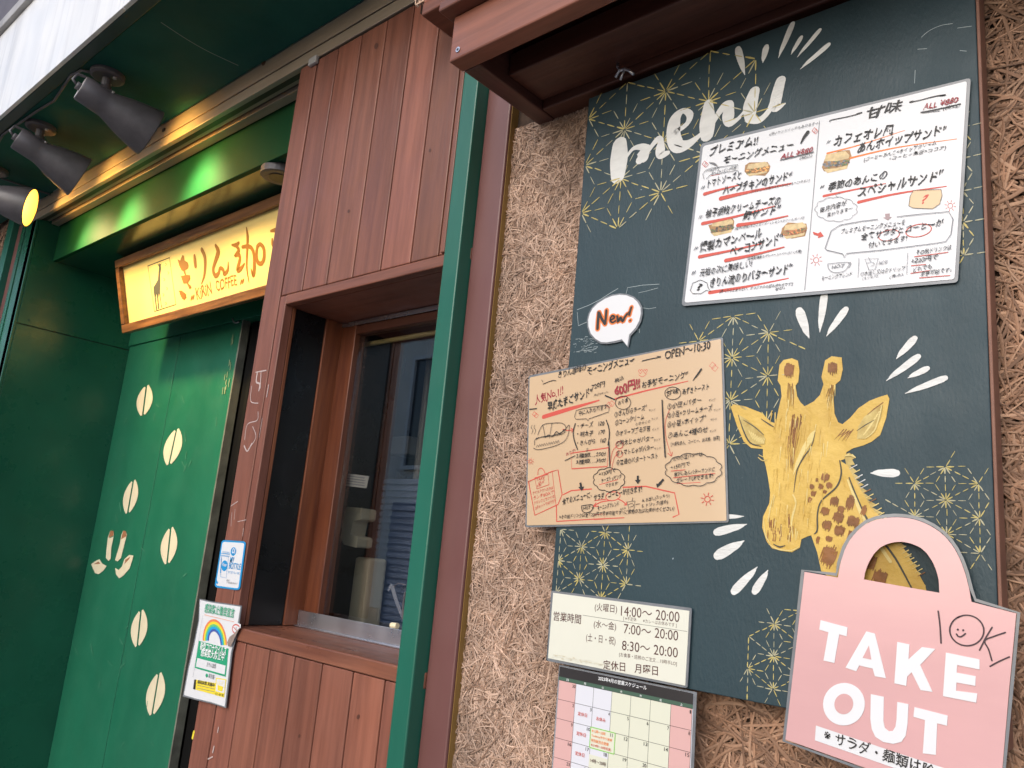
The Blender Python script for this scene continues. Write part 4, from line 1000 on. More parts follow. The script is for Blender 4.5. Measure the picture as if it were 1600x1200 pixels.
T('きりん流のりバターサンド″', (158, 1106), (566, 1032), 54, bold=.018); U([(155, 1128), (340, 1098), (542, 1058)], 18)
T('[食べたら止まらない、オリジナルの組み合わせです!]', (203, 1134), (566, 1096), 21, bold=.004); T('ぜひ♪', (478, 1120), (528, 1112), 16, bold=.004)
stroke(K, WS, [(60, 1118), (72, 1082), (110, 1066), (142, 1080), (148, 1105), (160, 1122), (138, 1118), (112, 1134), (72, 1134)], 2.5, BLACKINK, curve=False, closed=True); T('?', (92, 1120), (120, 1114), 36, bold=.02)
stroke(K, WS, [(697, 282), (662, 700), (624, 1116)], 2.2, GREYINK, curve=False)
T('甘味', (930, 274), (1110, 232), 66, bold=.012)
stroke(K, WS, [(750, 288), (755, 278), (850, 258), (908, 240), (880, 246)], [2, 4, 4, 5, 2], BLACKINK); stroke(K, WS, [(1160, 182), (1142, 190), (1200, 178), (1270, 160), (1320, 154), (1290, 160)], [2, 5, 4, 5, 7, 2], BLACKINK)
T('ALL ¥880', (1205, 228), (1382, 190), 34, DARKRED, .014); stroke(K, WS, [(1198, 240), (1290, 222), (1392, 198)], 5, BLACKINK); stroke(K, WS, [(1205, 243), (1290, 232)], 3, BLACKINK); T('(税込)', (1305, 234), (1392, 214), 24, bold=.003)
T('〃', (730, 398), (752, 393), 18); T('カフェオレ風', (765, 410), (1060, 350), 62, bold=.016); U([(735, 441), (900, 398), (1116, 328)], 9, ORANGEINK)
T('あんホイップサンド″', (885, 440), (1325, 352), 62, bold=.018); U([(850, 464), (1080, 412), (1374, 370)], 10, ORANGEINK)
T('[コーヒーあんこ×ホイップクリーム', (915, 487), (1272, 404), 28, bold=.004); T('×コーヒー煮豆×ココア]', (1038, 482), (1322, 424), 26, bold=.004)
T('〃', (700, 618), (722, 613), 18); T('季節のあんこの', (740, 632), (1030, 570), 52, bold=.014); U([(718, 652), (860, 622), (1022, 590)], 13)
T('スペシャルサンド″', (885, 662), (1312, 574), 62, bold=.018); U([(890, 682), (1080, 640), (1322, 604)], 16)
def cloud(mb, vw, cx, cy, rx, ry, w, m, n=11, amp=.10):
    stroke(mb, vw, [(cx + rx * math.cos(t) * (1 + amp * abs(math.sin(t * n / 2))), cy + ry * math.sin(t) * (1 + amp * abs(math.sin(t * n / 2)))) for t in [2 * math.pi * k / 66 for k in range(66)]], w, m, curve=False, closed=True)
cloud(K, WS, 780, 718, 97, 56, 2, GREYINK); stroke(K, WS, [(790, 660), (778, 648), (800, 638)], 2, GREYINK)
T('毎月内容が', (700, 738), (834, 698), 32, bold=.006); T('変わります〜', (735, 758), (862, 722), 24, bold=.006)
poly(RD, WS, [(1138, 702), (1144, 655), (1160, 625), (1298, 620), (1302, 650), (1290, 692), (1255, 716), (1160, 712)], mat('bread_print', (.66, .47, .27), .3)); stroke(K, WS, [(1138, 702), (1144, 655), (1160, 625), (1298, 620), (1302, 650), (1290, 692), (1255, 716), (1160, 712)], 2, BLACKINK, curve=False, closed=True)
T('?', (1200, 692), (1234, 686), 52, REDINK, .03, mb=RD)
def sunny(mb, vw, cx, cy, r, m, w=2.5, n=8):
    stroke(mb, vw, ellipse_pts(cx, cy, r, r, 14), w, m, closed=True)
    for k in range(n):
        t = 2 * math.pi * k / n + .2; stroke(mb, vw, [(cx + math.cos(t) * r * 1.5, cy + math.sin(t) * r * 1.5), (cx + math.cos(t) * r * 2.3, cy + math.sin(t) * r * 2.3)], w, m)
sunny(RD, WS, 1342, 700, 12, REDINK); sunny(RD, WS, 680, 968, 13, REDINK)
poly(RD, WS, [(1020, 740), (1044, 738), (1042, 756), (1054, 755), (1034, 772), (1010, 758), (1022, 757)], mat('grey_pink_ink', (.36, .26, .27), .5))
poly(RD, WS, [(663, 828), (690, 836), (702, 828), (718, 850), (688, 860), (692, 850), (668, 842)], REDINK)
stroke(K, WS, [(985, 768), (900, 778), (800, 796), (755, 825), (725, 912), (735, 920), (812, 938), (820, 956), (832, 936), (1000, 920), (1240, 890), (1320, 878), (1346, 842), (1356, 766), (1335, 730), (1200, 742), (1080, 755)], 3.5, GREYINK, curve=False)
T('プレミアムモーニングメニューを', (805, 842), (1120, 796), 32, bold=.006); T('全てサラダとコーヒーが', (900, 872), (1312, 800), 42, bold=.012); T('付いてきます!', (940, 912), (1132, 874), 34, bold=.006)
stroke(RD, WS, ellipse_pts(1040, 846, 52, 26, 24, -.2), 3.5, REDINK, closed=True); stroke(RD, WS, ellipse_pts(1186, 822, 64, 30, 24, -.2), 4.5, REDINK, closed=True)
stroke(K, WS, [(738, 988), (838, 980), (836, 1005), (815, 1025), (770, 1030), (745, 1015)], 2.5, GREYINK, closed=True); stroke(K, WS, [(840, 985), (852, 980), (848, 1000), (836, 1006)], 2.5, GREYINK); T('HOT', (757, 1012), (822, 1004), 18, GREYINK, .006); T('モーニングブレンド', (708, 1070), (860, 1048), 26, bold=.004)
stroke(K, WS, [(893, 960), (888, 1054)], 2, GREYINK); stroke(K, WS, [(1133, 934), (1128, 1040)], 2, GREYINK)
stroke(K, WS, [(922, 965), (988, 960), (972, 1015), (942, 1018)], 2.5, GREYINK, curve=False, closed=True); stroke(K, WS, [(930, 985), (955, 978), (970, 990), (950, 1000)], 2, GREYINK); stroke(K, WS, [(950, 975), (938, 955)], 2, GREYINK)
T('ICE', (990, 992), (1036, 984), 18, GREYINK, .006); T('①水出し又は②ドリップ', (900, 1050), (1122, 1020), 27, bold=.004); T('(スッキリ)', (910, 1070), (985, 1056), 18, bold=.003); T('(苦み)', (1045, 1062), (1110, 1048), 20, bold=.003)
T('その他ドリンクは', (1175, 945), (1350, 918), 30, bold=.008); T('+220円で', (1150, 988), (1285, 966), 30, bold=.008); T('どれでも', (1160, 1030), (1252, 1010), 28, bold=.008); T('変更可能です。', (1195, 1050), (1348, 1026), 28, bold=.008)
for pts in ([(1165, 952), (1330, 930)], [(1150, 996), (1220, 990)], [(1148, 1034), (1240, 1020)], [(1190, 1056), (1340, 1044)]): stroke(RD, WS, pts, 4, REDINK)
BLK_W, RED_W = K, RD
def sandwich(vw, pts, fill, seed, parent):
    random.seed(seed)
    crust = mat('sandwich_crust_print', (.40, .20, .055), .3, noise=.4, nscale=160); crumb = mat('sandwich_bread_print', (.68, .50, .24), .3, noise=.3, nscale=160)
    fills = [mat('sandwich_filling_print', tuple(min(1, c * k) for c in fill), .3) for k in (.5, 1, 1.6)] + [mat('sandwich_leaf_print', (.10, .16, .04), .3)]
    b = MB(); poly(b, vw, pts, crust, .0002)
    xs = [p[0] for p in pts]; ys = [p[1] for p in pts]
    cx, cy, w, h = sum(xs) / len(xs), sum(ys) / len(ys), max(xs) - min(xs), max(ys) - min(ys)
    f = lambda u, v: (cx + u * w, cy + v * h - u * w * .16)
    poly(b, vw, [f(-.40, -.10), f(-.34, -.40), f(.30, -.42), f(.44, -.20), f(.42, -.06), f(0, -.02)], crumb, .0003)
    poly(b, vw, [f(-.42, .26), f(0, .30), f(.40, .24), f(.36, .40), f(-.30, .46)], crumb, .0003)
    for k in range(44):
        u, v = random.uniform(-.42, .42), random.uniform(-.02, .24); r = random.uniform(.03, .07) * w
        poly(b, vw, [(f(u, v)[0] + r * math.cos(t) * random.uniform(.6, 1.1), f(u, v)[1] + r * .6 * math.sin(t)) for t in [2 * math.pi * q / 7 for q in range(7)]], random.choice(fills), .0004 + k * .00001)
    b.build('sandwich_picture', parent)
sandwich(WS, [(330, 500), (350, 486), (440, 484), (454, 505), (448, 530), (428, 552), (340, 548), (326, 530)], (.55, .24, .06), 1, wp)
sandwich(WS, [(148, 795), (190, 785), (265, 758), (276, 775), (272, 815), (190, 848), (165, 840)], (.10, .07, .04), 2, wp)
sandwich(WS, [(512, 810), (540, 782), (632, 788), (636, 812), (625, 850), (560, 862), (505, 840)], (.50, .16, .05), 3, wp)
sandwich(WS, [(708, 510), (722, 470), (790, 430), (845, 424), (855, 455), (835, 505), (760, 532), (718, 530)], (.12, .12, .12), 4, wp)

# --- tan morning menu
TS = View(810, 530, 3.871, YP(-.003))
tsh, tp = sheet('menu_sheet', 'tan handwritten morning menu sheet covering the left edge of the board', 'menu', TS, round_poly([(68, 232), (1224, -2), (1258, 1098), (50, 1126)], 10), .0012, TANPAPER, round_poly([(60, 220), (1236, -14), (1270, 1108), (40, 1138)], 16))
K2, R2 = MB(), MB()
def T(s, p0, p1, h, m=BLACKINK, bold=.012, wob=.05, mb=None): text(mb or K2, TS, s, p0, p1, h * .84, m, bold * .95, wob * 1.3, .15)
def SK(pts, w, m=BLACKINK, **k): stroke(K2, TS, pts, w, m, **k)
def SR(pts, w, m=REDINK, **k): stroke(R2, TS, pts, w, m, **k)
SK([(150, 258), (145, 248)], 3); SK([(152, 272), (185, 258), (212, 250), (230, 252)], 4)
T('きりん珈琲の', (245, 238), (412, 190), 46, bold=.008); T('モーニングメニュー', (420, 220), (706, 150), 62, bold=.022)
SK([(750, 132), (800, 120), (862, 108), (840, 104)], [5, 5, 5, 3]); T('OPEN〜10:30', (890, 122), (1165, 60), 58, bold=.014)
for cx in (738, 768): SR([(cx, 210), (cx - 12, 192), (cx - 4, 184), (cx, 192), (cx + 6, 182), (cx + 12, 190)], 3, closed=True)
SR([(728, 215), (750, 228), (776, 210)], 3)
for cx, cy, r in ((1175, 158, 20), (1188, 175, 20), (548, 398, 18), (565, 390, 18), (98, 452, 14), (108, 462, 14)): SR([(cx - r, cy + 4), (cx - 2, cy - r), (cx + r, cy - 2), (cx + 2, cy + r)], 3.5, curve=False, closed=True)
T('人気No.1!!', (100, 402), (275, 336), 66, DARKRED, .022, mb=R2); SK([(70, 425), (112, 420)], 6)
T('720円', (445, 308), (528, 284), 36, bold=.012); T('(単品又はセット)', (458, 350), (545, 328), 18, bold=.002)
T('早焼たまごサンド″', (180, 438), (455, 345), 62, bold=.022); SR([(152, 470), (290, 428), (488, 370)], [22, 22, 8])
SK([(528, 342), (585, 366)], [8, 6]); T('税込', (586, 266), (640, 244), 28, bold=.010)
T('600円!!', (590, 350), (745, 292), 74, DARKRED, .035); T('お手軽モーニング″', (750, 300), (1030, 234), 50, bold=.012); SR([(582, 362), (780, 310), (1026, 254)], [9, 9, 5]); SK([(1108, 182), (1085, 215), (1058, 250)], [10, 10, 4])
SK(ellipse_pts(635, 385, 46, 40), 3.5, closed=True); T('お食事', (606, 400), (668, 380), 30, bold=.008)
SK(ellipse_pts(936, 328, 48, 38), 3.5, closed=True); T('甘味', (900, 348), (974, 326), 40, bold=.008); T('あずきトースト', (995, 338), (1155, 304), 44, bold=.014)
SK([(342, 470), (352, 432), (400, 418), (535, 398), (552, 410), (548, 440), (430, 482), (424, 495), (415, 482), (350, 485)], 3, curve=False, closed=True); T('中に入れられます!', (368, 464), (546, 420), 32, bold=.008)
for s_, a, c in (('・チーズ　120', (360, 542), (522, 522)), ('・明太子　170', (358, 592), (524, 576)), ('・きんぴら　160', (358, 644), (532, 626))): T(s_, a, c, 34, bold=.008)
SK([(346, 512), (334, 560), (340, 610), (360, 668)], 6); SK([(534, 490), (550, 540), (552, 590), (544, 640)], 6)
SR([(318, 690), (545, 656), (538, 770), (324, 784)], 6, curve=False, closed=True); T('2種類…250!', (350, 722), (530, 706), 30, bold=.006); T('3種類…350!', (350, 758), (530, 744), 30, bold=.006); T('⇩', (408, 682), (428, 680), 22)
T('おトク!', (292, 706), (348, 678), 22, DARKRED, .010, mb=R2); SK([(285, 735), (345, 705)], 4)
def drw(y0): pass
for s_, a, c in (('①きんぴらチーズ″', (586, 472), (782, 428)), ('②コーンクリーム', (590, 522), (762, 484)), ('③オリーブ薫る海苔', (593, 588), (802, 556)), ('④明太じゃがバター', (593, 648), (822, 614)), ('⑤トマトじゃがバター', (597, 708), (822, 670)), ('⑥普通のバタートースト', (597, 766), (848, 720))): T(s_, a, c, 38, bold=.010)
T('ときのこの', (712, 522), (802, 504), 18, bold=.006)
for x, y in ((792, 440), (808, 492), (812, 556), (822, 620), (826, 672), (1155, 378), (1185, 438), (1165, 496), (1160, 566)): T('サンド', (x, y), (x + 40, y - 7), 16, bold=.004)
for s_, a, c in (('①小豆×バター', (905, 428), (1112, 386)), ('②小豆×クリームチーズ', (905, 480), (1178, 432)), ('③小豆×ホイップ″', (905, 538), (1140, 494)), ('④あんこ4種のせ', (910, 602), (1150, 562))): T(s_, a, c, 42, bold=.010)
T('[十勝粒あん、コーヒー、ほぼ黒、抹茶]', (925, 652), (1222, 612), 32, bold=.006)
SK([(872, 370), (880, 540), (891, 712)], [7, 10, 8]); SK([(550, 622), (556, 770)], 7)
SR([(918, 420), (890, 500), (895, 600), (925, 700)], 3); SR([(905, 690), (926, 706), (932, 684)], 4)
SR([(605, 640), (570, 680), (556, 770)], 3); SR([(605, 690), (580, 720), (565, 790)], 3); SR(ellipse_pts(612, 640, 22, 22), 4, closed=True); SR(ellipse_pts(612, 694, 20, 20), 3, closed=True)
cloud(K2, TS, 1062, 790, 160, 92, 4, BLACKINK, 12, .10); T('①の小豆バターは', (940, 738), (1118, 706), 30, bold=.008); T('+150円で', (925, 792), (1042, 766), 30, bold=.008); T('焦がしあんバターサンドに', (945, 832), (1192, 800), 32, bold=.010); T('グレードUPできます!', (960, 868), (1182, 840), 34, bold=.012)
for pts in ([(925, 798), (1010, 790)], [(940, 838), (1190, 812)], [(960, 874), (1100, 866)]): SR(pts, 4)
cloud(K2, TS, 550, 850, 88, 66, 4, BLACKINK, 10, .12); T('+120円で', (490, 832), (592, 806), 28, bold=.008); T('チーズトッピング', (505, 870), (628, 840), 30, bold=.012); T('できます!', (530, 896), (606, 880), 22, bold=.006); SR([(490, 880), (600, 850)], 4)
for x, y, dx in ((380, 892, 4), (724, 850, 0), (862, 872, -18)): SK([(x - dx, y - 24), (x + dx * .5, y + 4)], 13, curve=False, cap=False); poly(K2, TS, [(x + dx * .5 - 18, y + 2), (x + dx * .5 + 18, y), (x + dx * 1.2, y + 26)], BLACKINK)
SR([(272, 940), (320, 916), (442, 906)], 7, curve=False); SR([(634, 896), (770, 890), (945, 930), (972, 1060), (936, 1076)], 8, curve=False); SR([(230, 1010), (232, 1102)], 7)
T('全てのメニューに、', (270, 1002), (446, 958), 44, bold=.014); T('サラダ・コーヒーが付きます!', (460, 978), (752, 924), 44, bold=.012); SR(ellipse_pts(572, 950, 44, 26, 24, -.15), 5, closed=True); SR([(462, 976), (530, 968)], 5)
SR([(560, 975), (500, 985), (460, 1008)], 6); SR([(470, 990), (456, 1010), (482, 1010)], 5); SR([(600, 965), (630, 980), (652, 1000)], 6); SR([(640, 1002), (655, 1002), (652, 984)], 5)
SK([(384, 1008), (450, 1002), (445, 1035), (415, 1050), (390, 1040)], 4, closed=True); T('HOT', (395, 1034), (440, 1026), 20, bold=.010); SK([(446, 1018), (458, 1018), (446, 1034)], 3)
T('モーニングブレンド', (482, 1036), (612, 1008), 32, bold=.010); T('または', (620, 1036), (652, 1026), 14, bold=.004); SK([(660, 985), (708, 978), (700, 1034), (674, 1038)], 3, curve=False, closed=True); SK([(690, 980), (694, 960)], 3); SK([(668, 1000), (690, 994), (698, 1008), (676, 1016)], 2.5)
T('A. 水出し(スッキリ)', (750, 992), (918, 960), 32, bold=.006); T('B. ドリップ(苦め)', (750, 1026), (908, 998), 32, bold=.006); SK([(712, 1000), (735, 996)], 3)
T('※その他ドリンクは全て220円で変更可能です! (ご飲物の方はお声がけください)', (250, 1092), (945, 1042), 34, bold=.008); SR([(236, 1102), (430, 1090), (640, 1080)], 5); SR([(458, 1062), (522, 1056), (522, 1088), (458, 1092)], 3, curve=False, closed=True)
SR([(60, 862), (175, 812), (205, 800), (240, 790), (265, 940), (240, 1000), (100, 1065), (62, 862)], 6, curve=False); SR([(205, 800), (228, 1005)], 3, curve=False); SR([(118, 820), (122, 790), (140, 780), (158, 800), (162, 822)], 4)
SR([(100, 838), (180, 818), (186, 880), (112, 905)], 4, curve=False, closed=True); T('TAKE', (112, 858), (160, 846), 18, REDINK, .008, mb=R2); T('OUT', (122, 878), (160, 868), 16, REDINK, .008, mb=R2); T('2割', (112, 896), (140, 888), 16, REDINK, .006, mb=R2)
for i, s_ in enumerate(('テイクアウトの方は', 'ランチBOXで', 'ドリンクとサンドの', '2点セットで50円引!')): T(s_, (88 + i * 5, 942 + i * 30), (212 + i * 4, 908 + i * 26), 22, REDINK, .006, mb=R2)
SK([(120, 580), (150, 520), (215, 508), (270, 510), (290, 540), (265, 575), (150, 590), (110, 605)], 3); SK([(150, 520), (165, 590)], 2.5); SK([(205, 512), (190, 600)], 2.5); SK([(100, 640), (112, 600), (200, 585), (270, 560), (310, 520), (295, 600), (240, 640), (130, 668), (95, 660)], 3); SK([(165, 595), (185, 580), (210, 590), (232, 560), (255, 572), (280, 545)], 4)
for k in range(10): SK([(112 + k * 14, 655 - k * 3), (118 + k * 14, 640 - k * 3), (124 + k * 14, 652 - k * 3)], 2)
SR([(270, 545), (300, 552), (332, 548)], 5); SR([(318, 538), (334, 548), (322, 562)], 4)
sunny(R2, TS, 1144, 968, 17, REDINK, 5); sunny(R2, TS, 75, 738, 9, REDINK, 2.5)
for x in (85, 102): SK([(x, 520), (x - 6, 535), (x + 4, 550), (x - 4, 575)], 2)

# --- opening hours card
HV = View(840, 900, 4.0, YP(-.006))
hsh, hp = sheet('hours_sign', 'cream opening hours card at the bottom left of the board', 'sign', HV, [(97, 105), (948, 218), (922, 685), (65, 513)], .0012, HOURPAPER, round_poly([(82, 90), (962, 200), (934, 702), (56, 530)], 16))
K3 = MB()
def T(s, p0, p1, h, m=BROWNINK, bold=.004, wob=0, mb=None): text(mb or K3, HV, s, p0, p1, h, m, bold, wob)
T('(火曜日)', (356, 224), (496, 240), 52); T('14:00〜 20:00', (520, 248), (886, 290), 58, bold=0.0); T('[ ※不定休　　※カレーはお休みです ]', (536, 278), (868, 324), 26, bold=0)
T('営業時間', (98, 278), (270, 302), 52, bold=.008); stroke(K3, HV, [(283, 245), (935, 347)], 2, BLACKINK, curve=False)
T('(水〜金)', (350, 330), (490, 348), 52); T('7:00〜 20:00', (538, 358), (878, 406), 56, bold=0.0); T('(土・日・祝)', (302, 414), (486, 440), 52); T('8:30〜 20:00', (527, 462), (876, 512), 56, bold=0.0)
T('[お食事・焙煎のご注文…15時半LO]', (510, 506), (870, 566), 28, bold=0); T('定休日　月曜日', (410, 582), (752, 624), 54, bold=.010)
stain = MB()
for k in range(60):
    t = random.random(); x = 90 + t * 320; y = 500 + t * 58 + random.uniform(-14, 6); stroke(stain, HV, [(x, y), (x + random.uniform(3, 12), y + random.uniform(-3, 4))], random.uniform(3, 8), MATS['cream_hours_card'] if k % 3 else mat('water_stain', (.55, .50, .38), .7), curve=False)
for i, (x, y) in enumerate(((130, 492), (210, 512), (300, 530), (385, 545))): stroke(stain, HV, [(x - 30, y), (x, y + 4), (x + 36, y + 8)], 3, mat('water_stain', (.58, .54, .42), .7))
stain.build('water_stain', hp)

# --- April calendar
CV = View(840, 900, 4.0, YP(-.002))
TLc, TRc = CV(136, 650), CV(967, 830)
ux = (TRc - TLc); Wc = ux.length; ux.normalize(); dz = Vector((0, 0, 0)); dn = Vector((0, -1, 0)).cross(ux).normalized()
if dn.z > 0: dn = -dn
rh = (CV(120, 768) - TLc).length * .985
def cp(c, r): return TLc + ux * (Wc * c / 7) + dn * (rh * r)
cl = thing('calendar', cp(3.5, 3), 'laminated April calendar with pink weekends hanging below the hours card', 'calendar')
n_ = Vector((0, -1, 0))
b = MB(); b.slab([cp(-.03, -.72), cp(7.03, -.72), cp(7.03, 6.2), cp(-.03, 6.2)], n_, 0, mat('calendar_paper', (.74, .74, .78), .3, coat=.3), back=.001); cpp = b.build('paper', cl)
b = MB(); b.slab([cp(-.10, -.80), cp(7.16, -.80), cp(7.16, 6.3), cp(-.10, 6.3)], n_, -.0008, LAMI, back=.0018, open_back=True); b.build('laminate', cl)
b = MB(); HD = mat('calendar_header', (.030, .026, .027), .35, noise=.3, nscale=8); PK = mat('calendar_pink', (.62, .37, .35), .35); CR = mat('calendar_cream', (.64, .64, .52), .35); HG = mat('calendar_green', (.055, .11, .075), .4); LV = mat('calendar_white', (.64, .64, .69), .35)
def cell(mb, c0, r0, c1, r1, m, off): mb.flat([cp(c0, r0), cp(c1, r0), cp(c1, r1), cp(c0, r1)], m, n_, off)
cell(b, -.03, -.72, 7.03, -.19, HD, .0002); cell(b, -.03, -.19, 7.03, 0, HG, .0002)
for c in range(7): cell(b, c, 0, c + 1, 6, (PK, LV, LV, CR, CR, CR, PK)[c], .0002)
b.build('colour_fields', cpp)
K4 = MB()
def line(mb, a, c, w, m, off=.0003):
    d = (c - a).normalized(); s_ = n_.cross(d) * w / 2; mb.flat([a + s_, c + s_, c - s_, a - s_], m, n_, off)
for c in range(0, 8): line(K4, cp(c, 0), cp(c, 6), .0005, BLACKINK, .00030)
for r in range(0, 7): line(K4, cp(0, r), cp(7, r), .0005, BLACKINK, .00034)
LBASE[0] = .0006
class Cal:
    plane = YP(-.002)
    def __call__(s, x, y): return cp(x, y)
    def m(s, x, y, px): return px * rh
CA = Cal()
def T(s, p0, p1, h, m=BLACKINK, bold=.004): text(K4, CA, s, p0, p1, h, m, bold, 0)
T('2023年4月の営業スケジュール', (2.22, -.42), (4.78, -.42), .22, WHITEINK, .012)
for i, ch in enumerate('日月火水木金土'): T(ch, (i + .44, -.035), (i + .56, -.035), .12, WHITEINK, .004)
T('30', (.80, .24), (.97, .24), .17); T('1', (6.90, .24), (6.96, .24), .17)
for r in range(1, 5):
    for c in range(7):
        dd = 2 + (r - 1) * 7 + c
        if dd <= 30 and not (c == 2 and r in (2, 3)):
            w = .08 if dd < 10 else .18
            T(str(dd), (c + .96 - w, r + .23), (c + .96, r + .23), .17)
for r in (1, 2, 3, 4): T('定休日', (1.22, r + .58), (1.74, r + .58), .20, REDINK, .010)
T('お休み', (2.26, 1.60), (2.76, 1.60), .20, REDINK, .010)
cell(K4, 1.98, 2.0, 3.30, 3.02, MATS['calendar_cream'], .0004)
for a, c in (((1.98, 2.0), (3.30, 2.0)), ((3.30, 2.0), (3.30, 3.02)), ((3.30, 3.02), (1.98, 3.02)), ((1.98, 3.02), (1.98, 2.0))): line(K4, cp(*a), cp(*c), .0013, mat('lime_print', (.25, .55, .12), .4), .0006)
for i, s_ in enumerate(('★12時〜20時', 'Tesdomy手作り雑貨', '特別販売会開催', '★(14時〜20時営業)')): T(s_, (2.05, 2.24 + i * .235), (2.05 + (.75, 1.12, .95, 1.1)[i], 2.24 + i * .235), .16, ORANGEINK if i < 3 else REDINK, .006)
T('11', (3.06, 2.22), (3.18, 2.22), .16); T('18', (2.78, 3.24), (2.94, 3.24), .17)
cell(K4, 1.99, 3.35, 2.99, 4.0, MATS['calendar_cream'], .0004); T('14時〜20時', (2.08, 3.72), (2.92, 3.72), .20, BROWNINK, .004)

LBASE[0] = .0003
# --- speech bubble
NV = View(900, 440, 10, YP(-.004))
bub = [(190, 600), (215, 500), (260, 420), (340, 340), (450, 270), (560, 225), (680, 205), (790, 215), (890, 255), (960, 320), (1005, 400), (1012, 500), (985, 620), (930, 720), (830, 830), (800, 1005), (715, 900), (600, 930), (480, 950), (390, 945), (300, 890), (230, 810), (195, 700)]
big = []
for i, p in enumerate(bub):
    cx, cy = 600, 580; d = math.hypot(p[0] - cx, p[1] - cy); k = (d + 26) / d; big.append((cx + (p[0] - cx) * k, cy + (p[1] - cy) * k))
nb, nbp = sheet('speech_bubble_sign', 'white speech bubble cut out with orange outlined lettering on the board', 'sign', NV, bub, .0012, WHITEPAPER, big)
K5 = MB()
word = (([(340, 735), (348, 600), (362, 490)], 44), ([(362, 490), (410, 590), (456, 660)], 40), ([(456, 660), (470, 560), (478, 455)], 40),
        ([(540, 605), (600, 572), (590, 535), (552, 548), (540, 610), (572, 640), (622, 615)], 26), ([(648, 545), (662, 625), (700, 565), (735, 620), (765, 560), (800, 510)], 34), ([(868, 405), (850, 460), (836, 520)], 34), ([(845, 612), (852, 606)], 24))
for pts, w in word: stroke(K5, NV, pts, w + 42, ORANGEINK, off=.0003)
for pts, w in word: stroke(K5, NV, pts, w, BROWNINK if False else BLACKINK)
K5.build('lettering', nbp)

LBASE[0] = 0.0
# --- pink take-out bag sign
BV = View(1200, 780, 2.857, YP(-.010))
bag = [(163, 324), (312, 350), (322, 290), (345, 218), (372, 172), (405, 136), (440, 108), (482, 92), (522, 84), (565, 80), (605, 82), (645, 88), (690, 102), (735, 124), (775, 152), (810, 188), (835, 225), (858, 270), (880, 330), (898, 400), (908, 458), (1108, 510), (1075, 860), (1030, 1390), (560, 1245), (78, 1072)]
hole = [(428, 358), (432, 330), (442, 300), (456, 270), (474, 242), (500, 216), (530, 200), (566, 191), (600, 190), (640, 198), (680, 215), (710, 242), (735, 280), (752, 320), (762, 360), (765, 418)]
b = MB()
# paper around the handle hole: handle ring and body
na = [(BV(*p)) for p in bag]
def ring_mesh(mb):
    outer = [(312, 350), (322, 290), (345, 218), (372, 172), (405, 136), (440, 108), (482, 92), (522, 84), (565, 80), (605, 82), (645, 88), (690, 102), (735, 124), (775, 152), (810, 188), (835, 225), (858, 270), (880, 330), (898, 400), (908, 458)]
    def resample(pts, k):
        L = [0]
        for a, c in zip(pts[:-1], pts[1:]): L.append(L[-1] + math.hypot(c[0] - a[0], c[1] - a[1]))
        out = []
        for i in range(k):
            t = L[-1] * i / (k - 1); j = max(q for q in range(len(L)) if L[q] <= t + 1e-9); j = min(j, len(pts) - 2)
            f = (t - L[j]) / (L[j + 1] - L[j]); out.append((pts[j][0] + (pts[j + 1][0] - pts[j][0]) * f, pts[j][1] + (pts[j + 1][1] - pts[j][1]) * f))
        return out
    O_, I_ = resample(outer, 40), resample(hole, 40)
    n = BV.plane.n
    for d, flip in ((0, False), (-.0014, True)):
        vs = [BV(*p) + n * d for p in O_] + [BV(*p) + n * d for p in I_]
        fs = [(i, i + 1, 40 + i + 1, 40 + i) for i in range(39)]
        if flip: fs = [tuple(reversed(f)) for f in fs]
        mb.add(vs, fs, PINKPAPER)
    for L_, fl in ((O_, 0), (I_, 1)):
        vs = [BV(*p) for p in L_] + [BV(*p) + n * -.0014 for p in L_]
        mb.add(vs, [((i, i + 1, 41 + i, 40 + i) if not fl else (i + 1, i, 40 + i, 41 + i)) for i in range(39)], PINKPAPER)
ring_mesh(b)
body = [(163, 324), (312, 350), (428, 358), (765, 418), (908, 458), (1108, 510), (1075, 860), (1030, 1390), (560, 1245), (78, 1072)]
body = [(163, 324), (312, 350), (428, 377 - 19), (600, 389), (765, 418), (908, 458), (1108, 510), (1075, 860), (1030, 1390), (560, 1245), (78, 1072)]
b.slab([BV(*p) for p in body], BV.plane.n, 0, PINKPAPER, back=.0014)
bg_t = thing('takeout_sign', sum((BV(*p) for p in body), Vector()) / len(body), 'pink laminated take out sign shaped like a bag with a handle', 'sign')
bpp = b.build('paper', bg_t)
rim = []
for i, p in enumerate(bag):
    cx, cy = 560, 640
    if i in (1,): q = (p[0] - 8, p[1] - 14)
    elif i == 20: q = (p[0] + 18, p[1] - 8)
    elif 2 <= i <= 19: dd = math.hypot(p[0] - 590, p[1] - 400); q = (590 + (p[0] - 590) * (dd + 9) / dd, 400 + (p[1] - 400) * (dd + 9) / dd)
    else: dd = math.hypot(p[0] - cx, p[1] - cy); q = (cx + (p[0] - cx) * (dd + 11) / dd, cy + (p[1] - cy) * (dd + 11) / dd)
    rim.append(q)
b = MB(); stroke(b, BV, rim, 15, LAMI, curve=False, closed=True, off=-.0007); lam = b.build('laminate', bg_t)
b = MB(); b.flat([BV(*p) for p in hole], FILM, BV.plane.n, -.0010); b.build('clear_film', lam)
K6 = MB(); WL = mat('white_cut_letters', (.70, .70, .72), .3, coat=.3)
def letter(pts): K6.slab([BV(*p) for p in pts], BV.plane.n, .0009, WL)
letter([(236, 540), (356, 572), (352, 612), (319, 603), (297, 731), (249, 720), (271, 594), (230, 582)])
letter([(440, 590), (478, 600), (527, 799), (478, 790), (468, 756), (408, 742), (395, 768), (347, 752)])
letter([(578, 637), (632, 648), (628, 715), (688, 660), (748, 668), (680, 740), (735, 860), (682, 852), (642, 772), (622, 792), (618, 833), (565, 822)])
